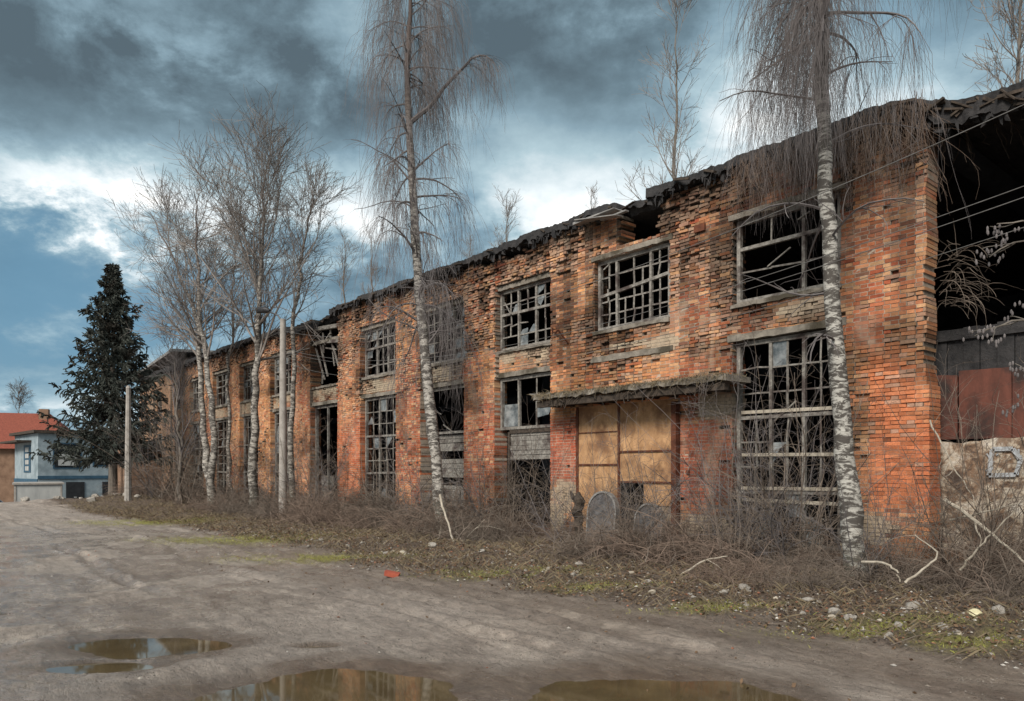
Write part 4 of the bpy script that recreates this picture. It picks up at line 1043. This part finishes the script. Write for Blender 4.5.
# objects before the gate: oval slabs and a charred stump
def oval_slab(px, py_top, py_bot, yy, wpx, lab, grp):
    x, t = spot(px, yy); zt_, w_ = zat(py_top, t), wpx*t/740*1.30
    zb_ = gz(x, yy)-.1; h_ = zt_-zb_
    root = empty('concrete_slab', (x, yy, zb_)); tag(root, lab, 'slab', grp)
    def outline(sx, sz, n=28):
        a_ = np.linspace(0, math.pi, n); pts = [(math.cos(q)*w_/2*sx, h_-w_/2*1.15+math.sin(q)*w_/2*1.15*sz) for q in a_]
        return [(w_/2*sx, 0)]+pts+[(-w_/2*sx, 0)]
    mb = MB(); o1 = outline(.9, .9); n = len(o1)
    v = [(0, -.02, h_*.45)]+[(a, -.02, b) for a, b in o1]; mb.add(v, [[0, 1+i, 1+(i+1) % n] for i in range(n)])
    v = [(0, .10, h_*.45)]+[(a, .10, b) for a, b in outline(1, 1)]; mb.add(v, [[0, 1+(i+1) % n, 1+i] for i in range(n)])
    mb.build('face', M['greyslab'], root)
    mb = MB(); o2 = outline(1, 1)
    v = [(a, -.05, b) for a, b in o1]+[(a, -.05, b) for a, b in o2]+[(a, .10, b) for a, b in o2]+[(a, -.02, b) for a, b in o1]
    F = []
    for i in range(n-1): F += [[i, n+i, n+i+1, i+1], [n+i, 2*n+i, 2*n+i+1, n+i+1], [i, i+1, 3*n+i+1, 3*n+i]]
    mb.add(v, F); mb.build('rim', M['rim'], root)
    root.rotation_euler = (R(-6), 0, R(8)); return root
oval_slab(600, 491, 560, -1.0, 27, 'tall round-topped grey cement slab with pale rim before the ochre gate', 'round-topped slabs before the gate')
oval_slab(647, 503, 560, -.7, 25, 'shorter round-topped grey cement slab right of the dark gap in the gate', 'round-topped slabs before the gate')
x, t = spot(578, -1.2)
P = trunk_path([(x, -1.2, -.1), (x+.02, -1.2, .5), (x-.02, -1.18, 1.0), (x+.03, -1.2, zat(492, t))], 12, .02)
mb = MB(); Rr = .10*np.array([1.3,1.1,1,1,.95,1,1.1,1.05,1.25,1.0,.6,.25]); mb.tubes(P[None], Rr[None], 9)
mb.tubes(np.array([P[8], P[8]+[-.18, -.03, .10], P[8]+[-.24, -.03, .22]])[None], np.array([[.08, .05, .02]]), 7)
tag(mb.build('tree_stump', M['darkwood']), 'tall dark dead tree stump left of the round-topped slabs', 'stump')

# ------------------------------------------------------------------ poles and wires
x, t = spot(283, -1.8); lamp_top = zat(322, t)
lp = empty('lamp_post', (x, -1.8, gz(x, -1.8))); tag(lp, 'grey concrete lamp post with a small dark lamp head before the sixth bay', 'lamp post')
mb = MB(); mb.tubes(np.array([[0, 0, -.2], [0, 0, 3], [0, 0, lamp_top]])[None], np.array([[.15, .13, .10]]), 12); mb.build('pole', M['paleconc'], lp, True)
mb = MB(); mb.tubes(np.array([[0, 0, lamp_top-.15], [-.2, -.1, lamp_top+.15], [-.55, -.3, lamp_top+.32]])[None], np.array([[.03, .03, .025]]), 8); mb.build('arm', M['lampmetal'], lp)
mb = MB(); mb.tubes(np.array([[-.5, -.27, lamp_top+.33], [-.6, -.33, lamp_top+.38], [-.95, -.52, lamp_top+.40], [-1.02, -.56, lamp_top+.37]])[None]*1.0, np.array([[.05, .11, .12, .04]]), 10); mb.build('lamp_head', M['lampmetal'], lp, True)
x2, y2 = gp(33.5, (128-512)/740*33.5)
cp = empty('concrete_pole', (x2, y2, gz(x2, y2))); tag(cp, 'plain pale concrete pole standing in front of the spruce', 'pole')
ph = zat(388, 33.5)-gz(x2, y2)
mb = MB(); mb.box((-.13, -.11, -.2), (.13, .11, .1)); 
P = np.array([[0, 0, -.2], [.03, 0, ph*.5], [.08, 0, ph]]); mb.tubes(P[None], np.array([[.16, .13, .10]]), 8); mb.build('shaft', M['paleconc'], cp)
mb = MB(); mb.tubes(np.array([[.08, 0, ph-.02], [.08, 0, ph+.10]])[None], np.array([[.115, .06]]), 8); mb.build('cap', M['paleconc'], cp)
xw, yw = gp(3.6, 5.2)
up_ = empty('utility_pole', (xw+1.2, yw+.4, 0)); tag(up_, 'wooden utility pole just outside the right edge carrying the cables', 'pole')
mb = MB(); mb.tubes(np.array([[0, 0, -.2], [0, 0, 6.4]])[None], np.array([[.13, .10]]), 10); mb.build('shaft', M['greybark'], up_); mb = MB(); mb.box((-.5, -.05, 5.9), (.5, .05, 6.0)); mb.build('crossarm', M['greybark'], up_)
E = np.array([xw+1.2, yw+.4, 0])
def wire_thru(pA, pB, name_l, r=.008, sag=.25, zend=None, dy=0):
    # a cable from the pole on the right, through point A and on to the lamp post
    n = 60; s = np.linspace(0, 1, n)[:, None]; p0 = np.array(pA, float); p1 = np.array(pB, float)
    P = p0*(1-s)+p1*s; P[:, 2] -= (4*sag*s*(1-s))[:, 0]
    mb = MB(); mb.tubes(P[None], np.full((1, n), r*.62), 5); tag(mb.build('cable', M['wire']), name_l, 'cable', 'cables strung along the factory')
Lp = np.array([x, -1.8, lamp_top])
def aim(pxr, pyr, pxm, pym, dmid_y, lab, endz, r):
    # right end on bearing pxr at the pole's distance, middle of its run over the rightmost pier
    B = np.array([Lp[0], Lp[1], endz]); A0 = np.array(at_plane(pxr, pyr, -4.2))
    wire_thru(A0, B, lab, r, 1.0)
aim(1100, 70, 0, 0, 0, 'uppermost slack cable crossing the right pier and the open bay', lamp_top-.3, .009)
aim(1100, 158, 0, 0, 0, 'upper one of the two close parallel cables across the open bay', lamp_top-.9, .008)
aim(1100, 170, 0, 0, 0, 'lower one of the two close parallel cables across the open bay', lamp_top-1.0, .008)
aim(1100, 202, 0, 0, 0, 'lowest slack cable crossing the open bay', lamp_top-1.4, .007)

# ------------------------------------------------------------------ houses at the far left
def frame_at(px, d, ang):
    l0 = (px-512)/740*d; c0 = np.array(gp(d, l0)); e1 = RT*math.cos(ang)+V*math.sin(ang); e2 = -RT*math.sin(ang)+V*math.cos(ang); return c0, e1, e2
def lb(mb, F, u0, u1, w0, w1, z0_, z1_):      # box in a house's own frame (u along front, w depth)
    c0, e1, e2 = F; v = []
    for z_ in (z0_, z1_):
        for (u_, w_) in ((u0, w0), (u1, w0), (u1, w1), (u0, w1)):
            p = c0+e1*u_+e2*w_; v.append((p[0], p[1], z_))
    mb.add(v, [[0,3,2,1],[4,5,6,7],[0,1,5,4],[1,2,6,5],[2,3,7,6],[3,0,4,7]])
def hpart(mb, name, mt, root):
    o = mb.build(name, M[mt], root)
    if root.parent is None: o.matrix_parent_inverse = Matrix.Translation(-Vector(root.location))
    return o
FH = frame_at(38, 57, R(45)); GZ = -1.7
hb = empty('blue_house', (FH[0][0], FH[0][1], GZ)); tag(hb, 'pale blue two storey house with dark garage doors behind the spruce', 'house')
mb = MB(); lb(mb, FH, 0, 7.6, 0, 7.7, GZ, 4.55); hpart(mb, 'wall', 'housewall', hb)
mb = MB(); lb(mb, FH, -.35, 8.0, -.35, 8.0, 4.56, 4.78); lb(mb, FH, -1.0, 0, 2.0, 8.4, 3.9, 4.05); hpart(mb, 'roof', 'darkwood', hb)
mb = MB(); lb(mb, FH, -.03, 7.6, -.06, -.005, 1.0, 1.25); lb(mb, FH, -.06, -.005, 0, 7.7, .6, 1.0); hpart(mb, 'band', 'bluetrim', hb)
for (u0, u1, z0_, z1_) in ((1.1, 2.9, 1.9, 3.75), (3.9, 5.0, 2.1, 3.7), (5.9, 6.9, 2.1, 3.7)):
    mb = MB(); lb(mb, FH, u0-.1, u1+.1, -.04, -.005, z0_-.1, z1_+.1); w = hpart(mb, 'window', 'bluetrim', hb)
    mb = MB(); lb(mb, FH, u0, u1, -.06, -.045, z0_, z1_); hpart(mb, 'pane', 'darkglass', w)
    mb = MB(); lb(mb, FH, u0+.25, u1-.25, -.075, -.065, z0_+.15, z1_-.8); hpart(mb, 'curtain', 'whitemetal', w)
mb = MB(); lb(mb, FH, -.04, -.005, 2.2, 4.4, 1.5, 3.7); w = hpart(mb, 'window', 'bluetrim', hb)
mb = MB()
for q in range(4): lb(mb, FH, -.07, -.045, 2.7, 3.8, 1.65+q*.5, 2.0+q*.5)
hpart(mb, 'pane', 'whitemetal', w)
for (u0, u1) in ((1.9, 3.2), (4.5, 6.1)):
    mb = MB(); lb(mb, FH, u0, u1, -.05, -.005, GZ, .75); dd = hpart(mb, 'garage_door', 'darkpaint', hb)
    mb = MB(); lb(mb, FH, (u0+u1)/2-.1, (u0+u1)/2+.1, -.08, -.055, -.5, -.42); hpart(mb, 'handle', 'whitemetal', dd)
FR = frame_at(-75, 74, R(20)); 
hr = empty('red_roofed_house', (FR[0][0], FR[0][1], GZ)); tag(hr, 'brown house with a steep red tiled roof at the far left', 'house')
mb = MB(); lb(mb, FR, 0, 13.2, 0, 9, GZ, 4.0); hpart(mb, 'wall', 'brownwall', hr)
c0, e1, e2 = FR
def hp(u_, w_, z_): p = c0+e1*u_+e2*w_; return (p[0], p[1], z_)
mb = MB(); mb.add([hp(-.6,-.6,3.9), hp(13.8,-.6,3.9), hp(13.8,9.6,3.9), hp(-.6,9.6,3.9), hp(3.6,4.5,7.9), hp(9.9,4.5,7.9)], [[0,1,5,4],[2,3,4,5],[0,3,2,1]]); mb.add([hp(13.8,-.6,3.9), hp(13.8,9.6,3.9), hp(9.9,4.5,7.9), hp(-.6,-.6,3.9), hp(-.6,9.6,3.9), hp(3.6,4.5,7.9)], [[0,1,2],[4,3,5]])
rf = hpart(mb, 'roof', 'tiles', hr)
mb = MB(); lb(mb, FR, 9.0, 9.9, 3.6, 4.4, 7.0, 8.35); o = hpart(mb, 'chimney', 'brownwall', rf)
for u0 in (8.5, 10.8):
    mb = MB(); lb(mb, FR, u0, u0+1.1, -.05, -.005, .8, 2.5); w = hpart(mb, 'window', 'darkglass', hr)
    mb = MB(); lb(mb, FR, u0-.1, u0+1.2, -.12, -.01, .65, .78); hpart(mb, 'sill', 'whitemetal', w)
# white container garage
FC = frame_at(14, 49, R(33))
ct = empty('storage_container', (FC[0][0], FC[0][1], -1.3)); tag(ct, 'dull white metal garage container in front of the blue house', 'container')
mb = MB(); lb(mb, FC, 0, 2.75, 0, 5, -1.3, .72); hpart(mb, 'body', 'whitemetal', ct)
mb = MB(); lb(mb, FC, -.1, 2.85, -.1, 5.1, .725, .84); hpart(mb, 'roof', 'paleconc', ct)
mb = MB()
for q in range(2): lb(mb, FC, .02+q*2.6, .12+q*2.6, -.03, -.003, -1.2, .65)
hpart(mb, 'rib', 'paleconc', ct)
# parked car, mostly beyond the left edge
x, y = gp(46, -.722*46)
car = empty('parked_car', (x, y, gz(x, y)), R(180)+math.atan2(RT[1], RT[0])); tag(car, 'silver car parked at the left edge beside the white container', 'car')
def car_body():
    prof = [(-2.1,.35),(-2.15,.7),(-2.0,.88),(-1.2,.95),(-.7,1.38),(.6,1.42),(1.25,.98),(2.0,.86),(2.12,.6),(2.1,.35)]
    mb = MB(); n = len(prof); v = []
    for s_, sc_ in ((-1, 1), (1, 1)):
        for (a, z_) in prof: v.append((a, s_*(.82 if z_ < 1 else .62), z_))
    F = [[i, (i+1) % n, n+(i+1) % n, n+i] for i in range(n)]; mb.add(v, F)
    for s_ in (0, n):
        cidx = [[s_, s_+1, s_+2], [s_, s_+2, s_+3], [s_, s_+3, s_+6], [s_+3, s_+4, s_+5], [s_+3, s_+5, s_+6], [s_, s_+6, s_+9], [s_+6, s_+7, s_+8], [s_+6, s_+8, s_+9]]
        mb.add(v, cidx)
    return mb
car_body().build('body', M['carpaint'], car)
mb = MB()
for s_ in (-1, 1):
    mb.add([(-1.05, s_*.80, 1.0), (1.1, s_*.80, 1.0), (.55, s_*.66, 1.36), (-.62, s_*.66, 1.34)], [[0,1,2,3]])
mb.add([(-1.22, -.7, .97), (-1.22, .7, .97), (-.74, .58, 1.36), (-.74, -.58, 1.36)], [[0,1,2,3]]); mb.add([(1.27, -.7, 1.0), (1.27, .7, 1.0), (.66, .58, 1.39), (.66, -.58, 1.39)], [[0,3,2,1]])
mb.build('window', M['darkglass'], car)
for a in (-1.3, 1.3):
    for s_ in (-1, 1):
        mb = MB(); mb.tubes(np.array([[a, s_*.66, .32], [a, s_*.86, .32]])[None], np.array([[.32, .32]]), 18); th_ = np.arange(18)/18*6.283
        mb.add([(a, s_*.86, .32)]+[(a+.32*math.cos(q), s_*.86, .32+.32*math.sin(q)) for q in th_], [[0, 1+i, 1+(i+1) % 18] for i in range(18)])
        w = mb.build('wheel', M['rubber'], car)
        mb = MB(); mb.add([(a, s_*.87, .32)]+[(a+.19*math.cos(q), s_*.87, .32+.19*math.sin(q)) for q in th_], [[0, 1+i, 1+(i+1) % 18] for i in range(18)]); mb.build('rim', M['whitemetal'], w)
for s_ in (-.6, .6):
    mb = MB(); mb.box((2.03, s_-.16, .66), (2.14, s_+.16, .8)); mb.build('headlight', M['lampglass'], car)
    mb = MB(); mb.box((-2.16, s_-.14, .7), (-2.07, s_+.14, .84)); mb.build('tail_light', M['redbrickbit'], car)

# ------------------------------------------------------------------ rubble
def rock_mesh(seed, flat=.6):
    import bmesh
    r = np.random.default_rng(seed); bm = bmesh.new(); bmesh.ops.create_icosphere(bm, subdivisions=3, radius=1)
    ax = [unit(r.normal(size=3)) for _ in range(9)]; cut = r.uniform(.55, .85, 9)
    for v in bm.verts:
        p = np.array(v.co)
        for a, c_ in zip(ax, cut):
            dd = p@a
            if dd > c_: p = p-a*(dd-c_)
        p *= 1+.10*(vnoise(p[0]*4+9, p[1]*4+p[2]*3, seed)-.5); v.co = (p[0], p[1]*.8, p[2]*flat)
    me = bpy.data.meshes.new('stone'); bm.to_mesh(me); bm.free(); me.materials.append(M['stone']); return me
rocks = [rock_mesh(q) for q in range(6)]
def rock(x, y, s, lab, grp, q=0, mt=None, name='stone', cat='stone', me=None):
    o = bpy.data.objects.new(name, me or rocks[q % 6]); COL.objects.link(o); o.location = (x, y, gz(x, y)+s*.25); o.scale = (s, s, s); o.rotation_euler = (rb.uniform(-.3, .3), rb.uniform(-.3, .3), rb.uniform(0, 6.28))
    if mt: o.material_slots[0].link = 'OBJECT'; o.material_slots[0].material = M[mt]
    tag(o, lab, cat, grp); return o
def gpx(px, py): d = 740*1.7/(py-470); return gp(d, (px-512)/740*d)
rock(*gpx(835, 622), .10, 'pale rounded stone lying alone on the verge before the right birch', None, 0)
rock(*gpx(912, 621), .11, 'pale angular stone on the verge before the rightmost pier', None, 1)
rock(*gpx(1000, 626), .10, 'whitish stone near the right edge of the verge', None, 2)
rock(*gpx(975, 632), .09, 'yellowish crumpled plastic bag on the right verge', None, 3, 'bag', 'plastic_bag', 'bag')
rock(*gpx(745, 596), .10, 'pale stone at the edge of the brush right of the ochre gate', None, 4)
rock(*gpx(432, 551), .12, 'white stone beside the heap of cut branches', None, 5)
# red brick on the road
bx_, by_ = gpx(392, 577); o = MB(); o.box((-.11, -.055, -.035), (.11, .055, .035), None, None, .008); o = o.build('loose_brick', M['redbrickbit']); o.location = (bx_, by_, gz(bx_, by_)+.04); o.rotation_euler = (.1, .2, .8); tag(o, 'single red brick lying on the muddy road', 'brick')
for q in range(60):
    if q < 34: px = rb.uniform(620, 1020); py = edge = 588+(px-640)*.17+rb.uniform(-8, 10)
    else: px = rb.uniform(180, 620); py = 519+(px-180)*.125+rb.uniform(-3, 14)
    x, y = gpx(px, py)
    rock(x, y, rb.uniform(.025, .07) if q < 34 else rb.uniform(.03, .085), 'small pale rubble stone on the littered verge', 'small rubble stones along the verge', q, 'stone' if q % 5 else 'palebranch')
for q in range(26):
    d_r = rb.uniform(34, 37); l_r = rb.uniform(-25, -14); x, y = gp(d_r, l_r)
    rock(x, y, rb.uniform(.10, .30), 'lump of broken concrete on the far heap of dirt', 'concrete lumps on the dirt heap', q)

# gravel, leaf litter, grass as scattered stuff
def scatter(n, cond, xr, yr):
    x = rng.uniform(*xr, n); y = rng.uniform(*yr, n); m_ = cond(x, y); return x[m_], y[m_]
ico = np.array([[1,0,0],[-1,0,0],[0,1,0],[0,-1,0],[0,0,1],[0,0,-1]], float); icf = np.array([[0,2,4],[2,1,4],[1,3,4],[3,0,4],[2,0,5],[1,2,5],[3,1,5],[0,3,5]])
def gravel_mesh(x, y, smin, smax, cols, name):
    n = len(x); s = smin+(smax-smin)*rng.random(n)**3
    v = ico[None]*s[:, None, None]*rng.uniform(.5, 1.2, (n, 6, 1)); v[:, :, 2] *= .55
    a_ = rng.uniform(0, 6.28, n); ca, sa = np.cos(a_)[:, None], np.sin(a_)[:, None]
    v = np.stack([v[:, :, 0]*ca-v[:, :, 1]*sa, v[:, :, 0]*sa+v[:, :, 1]*ca, v[:, :, 2]], -1)+np.stack([x, y, ground_h(x, y)+s*.15], -1)[:, None]
    mb = MB(); cc = np.array(cols)[rng.integers(0, len(cols), n)]*rng.uniform(.6, 1.2, (n, 1))
    mb.add(v.reshape(-1, 3), (np.arange(n)[:, None, None]*6+icf[None]).reshape(-1, 3), np.repeat(cc, 6, axis=0))
    return tag(mb.build(name, M['gravel']), 'loose grit and crumbs of brick strewn over road and verge', 'gravel', kind='stuff')
def c_ver(x, y):
    v_ = masks(x, y)[0]; return rng.random(len(x)) < (v_*.8+.012)
x, y = scatter(70000, c_ver, (-24, 1.5), (-11, -1.5))
okp = masks(x, y)[1] < .5
gravel_mesh(x[okp], y[okp], .004, .032, [(.34,.31,.27), (.20,.17,.14), (.30,.13,.08), (.14,.11,.09), (.42,.39,.35)], 'gravel')
x, y = scatter(90000, lambda x, y: rng.random(len(x)) < .15+.6*sst(.45, .6, fbm(x*1.3, y*1.3, 333, 4)), (-9.5, .5), (-11.5, -4))
okp = masks(x, y)[1] < .35
gravel_mesh(x[okp], y[okp], .002, .011, [(.20,.175,.15), (.13,.11,.09), (.26,.23,.20), (.09,.075,.065)], 'grit')
# leaves / litter
x, y = scatter(90000, lambda x, y: rng.random(len(x)) < (masks(x, y)[0]*.75+.01), (-34, 1.5), (-8, -.1)); n = len(x)
s = rng.uniform(.010, .03, n); a_ = rng.uniform(0, 6.28, n); c_ = np.stack([x, y, ground_h(x, y)+.008+rng.random(n)*.03], -1)
u_ = np.stack([np.cos(a_), np.sin(a_), rng.normal(0, .4, n)], -1)*s[:, None]; w_ = np.stack([-np.sin(a_), np.cos(a_), rng.normal(0, .5, n)], -1)*s[:, None]*.6
mb = MB(); mb.add(np.stack([c_-u_, c_-w_, c_+u_, c_+w_], 1).reshape(-1, 3), np.arange(n*4).reshape(-1, 4)); tag(mb.build('leaf_litter', M['leaf']), 'brown dead leaves and litter covering the verge', 'leaf litter', kind='stuff')
def blades(x, y, lmin, lmax, w, matn, name, lab):
    n = len(x); L = rng.uniform(lmin, lmax, n); a_ = rng.uniform(0, 6.28, n); p = np.stack([x, y, ground_h(x, y)-.005], -1)
    sd = np.stack([np.cos(a_), np.sin(a_), 0*a_], -1)*w; ln = np.stack([rng.normal(0, .6, n), rng.normal(0, .6, n), rng.uniform(.5, 1, n)], -1)*L[:, None]
    mb = MB(); mb.add(np.stack([p-sd, p+sd, p+ln*.6+sd*.7, p+ln*[1, 1, .8]], 1).reshape(-1, 3), np.arange(n*4).reshape(-1, 4)); return tag(mb.build(name, M[matn]), lab, name.replace('_', ' '), kind='stuff')
def c_moss(x, y):
    d, l = to_dl(x, y); mm = 0
    for (md, ml, sd, sl) in MOSS: mm = np.maximum(mm, np.exp(-((d-md)/sd)**2-((l-ml)/sl)**2))
    return rng.random(len(x)) < mm*sst(.25, .5, fbm(x*2.2, y*2.2, 44, 4))
x, y = scatter(260000, c_moss, (-34, 1), (-8, -2)); blades(x, y, .015, .06, .004, 'grass', 'grass', 'short yellow green grass in patches along the verge')
x, y = scatter(60000, lambda x, y: rng.random(len(x)) < masks(x, y)[0]*.5, (-40, 1.5), (-6.5, -.1)); blades(x, y, .04, .22, .0035, 'straw', 'dry_grass', 'dry straw coloured grass stalks among the litter')
# thin sticks everywhere in the verge
S = 1300; x = rng.uniform(-34, 1.2, S); y = rng.uniform(-5.2, -.3, S); L = rng.uniform(.08, .55, S); a_ = rng.uniform(0, 6.28, S)
P0 = np.stack([x, y, ground_h(x, y)+.02], -1); dv = np.stack([np.cos(a_), np.sin(a_), rng.uniform(-.05, .35, S)], -1)*L[:, None]
P = np.stack([P0, P0+dv*.5+rng.normal(0, .02, (S, 3)), P0+dv], 1); mb = MB(); mb.tubes(P, np.tile([.0045, .004, .002], (S, 1)), 3)
tag(mb.build('twig_litter', M['twig']), 'small pale dead twigs strewn over the verge', 'twigs', kind='stuff')

# ------------------------------------------------------------------ sky and light
w = bpy.data.worlds.new('World'); sc.world = w; w.use_nodes = True; nt = w.node_tree
bg = nt.nodes['Background']; bg.inputs['Strength'].default_value = .1
sun_dir = Vector((.28, -.78, .62)).normalized()       # towards the sun
sky = nt.nodes.new('ShaderNodeTexSky'); sky.sky_type = 'NISHITA'; sky.sun_disc = False
sky.sun_elevation = math.asin(sun_dir.z); sky.sun_rotation = math.atan2(sun_dir.x, sun_dir.y)
tc = nt.nodes.new('ShaderNodeTexCoord'); dirv = tc.outputs['Generated']
def vdot(a, vec):
    n = nt.nodes.new('ShaderNodeVectorMath'); n.operation = 'DOT_PRODUCT'; nt.links.new(a, n.inputs[0]); n.inputs[1].default_value = vec; return n.outputs['Value']
dl = vdot(dirv, (RT[0], RT[1], 0)); dd = vdot(dirv, (V[0], V[1], 0)); dz = vdot(dirv, (0, 0, 1))
az = mth(nt, 'ARCTAN2', dl, dd); el = mth(nt, 'ARCSINE', dz)
# cloud layer on a flat ceiling
den = mth(nt, 'ADD', mth(nt, 'MAXIMUM', dz, 0.), .38)
cb = nt.nodes.new('ShaderNodeCombineXYZ'); nt.links.new(mth(nt, 'DIVIDE', dl, den), cb.inputs[0]); nt.links.new(mth(nt, 'DIVIDE', dd, den), cb.inputs[1]); cv = cb.outputs[0]
n1 = noise(nt, 2.1, 10, .60, cv, (1, 1, 1), 0); n2 = noise(nt, 6.0, 9, .65, cv, (1, 1, 1), .15); n3 = noise(nt, .9, 3, .5, cv)
wob = mth(nt, 'MULTIPLY', mth(nt, 'SUBTRACT', n1, .5), .26)
wob2 = mth(nt, 'MULTIPLY', mth(nt, 'SUBTRACT', n2, .5), .20)
def blob(px, py, sa, se, amp):
    a0 = math.atan((px-512)/740); e0 = math.atan((470-py)/740*math.cos(a0))
    a = mth(nt, 'DIVIDE', mth(nt, 'SUBTRACT', mth(nt, 'ADD', az, wob), a0), sa); e_ = mth(nt, 'DIVIDE', mth(nt, 'SUBTRACT', mth(nt, 'ADD', el, wob2), e0), se)
    q = mth(nt, 'ADD', mth(nt, 'MULTIPLY', a, a), mth(nt, 'MULTIPLY', e_, e_))
    return mth(nt, 'MULTIPLY', mth(nt, 'POWER', 2.718, mth(nt, 'MULTIPLY', q, -1.)), amp)
def total(lst):
    s = None
    for b_ in lst: v_ = blob(*b_); s = v_ if s is None else mth(nt, 'ADD', s, v_)
    return s
brt = total([(60, 185, .22, .045, .46), (190, 215, .12, .035, .22), (345, 50, .05, .05, .30), (350, 205, .09, .045, .36), (590, 225, .22, .09, .50), (520, 160, .12, .08, .12), (730, 130, .10, .10, .28), (760, 60, .10, .10, .25), (150, 25, .10, .03, .16), (880, 120, .16, .10, .30), (60, 400, .5, .035, .30)])
drk = total([(90, 95, .28, .06, .20), (250, 90, .22, .08, .08), (60, 10, .30, .06, .12), (600, 60, .22, .08, .16), (470, 20, .2, .08, .10), (850, 10, .2, .1, .05)])
blu = total([(70, 300, .28, .085, .85), (20, 380, .3, .06, .6), (10, 235, .1, .04, .3), (850, 40, .16, .10, .30), (420, 220, .10, .08, .35)])
val = mth(nt, 'ADD', mth(nt, 'ADD', mth(nt, 'MULTIPLY', mth(nt, 'SUBTRACT', n1, .5), 1.35), mth(nt, 'MULTIPLY', mth(nt, 'SUBTRACT', n2, .5), 1.05)), .31)
val = mth(nt, 'SUBTRACT', mth(nt, 'ADD', val, brt), drk)
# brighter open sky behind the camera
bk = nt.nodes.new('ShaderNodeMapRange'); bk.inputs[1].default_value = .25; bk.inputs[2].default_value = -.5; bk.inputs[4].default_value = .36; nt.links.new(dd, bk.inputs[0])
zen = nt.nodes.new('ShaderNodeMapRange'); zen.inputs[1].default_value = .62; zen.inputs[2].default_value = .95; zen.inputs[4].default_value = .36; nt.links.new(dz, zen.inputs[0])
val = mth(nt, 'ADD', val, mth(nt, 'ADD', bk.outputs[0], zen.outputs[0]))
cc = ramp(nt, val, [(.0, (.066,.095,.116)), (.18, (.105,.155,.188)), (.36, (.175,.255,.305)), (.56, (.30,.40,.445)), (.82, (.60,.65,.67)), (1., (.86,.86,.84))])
skc = mixc(nt, 1., sky.outputs[0], (.10,.10,.10), 'MULTIPLY')
skb = mixc(nt, .55, skc, (.085,.215,.33))
bm_ = mth(nt, 'MULTIPLY', mth(nt, 'MINIMUM', blu, 1.), mth(nt, 'SUBTRACT', 1., mth(nt, 'MINIMUM', mth(nt, 'MAXIMUM', mth(nt, 'MULTIPLY', mth(nt, 'SUBTRACT', val, .35), 2.0), 0.), .9)))
col = mixc(nt, bm_, cc, mixc(nt, .75, skb, (.085,.185,.265)))
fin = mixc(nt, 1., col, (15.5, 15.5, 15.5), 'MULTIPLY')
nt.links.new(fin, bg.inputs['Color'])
for n in nt.nodes:
    if n.type == 'MIX': n.clamp_result = False
S = bpy.data.lights.new('sun', 'SUN'); S.energy = 4.7; S.angle = R(20); S.color = (1., .93, .84)
so = bpy.data.objects.new('sun', S); COL.objects.link(so); so.rotation_euler = sun_dir.to_track_quat('Z', 'Y').to_euler()

cam = bpy.data.cameras.new('camera'); co = bpy.data.objects.new('camera', cam); COL.objects.link(co); sc.camera = co
co.location = tuple(EYE); co.rotation_euler = (R(90), 0, math.pi/2-TH)
cam.lens = 36*740/1024; cam.sensor_width = 36; cam.shift_y = (470-350.5)/1024; cam.clip_end = 3000; cam.clip_start = .05
sc.view_settings.view_transform = 'Standard'; sc.view_settings.look = 'None'; sc.view_settings.exposure = 0
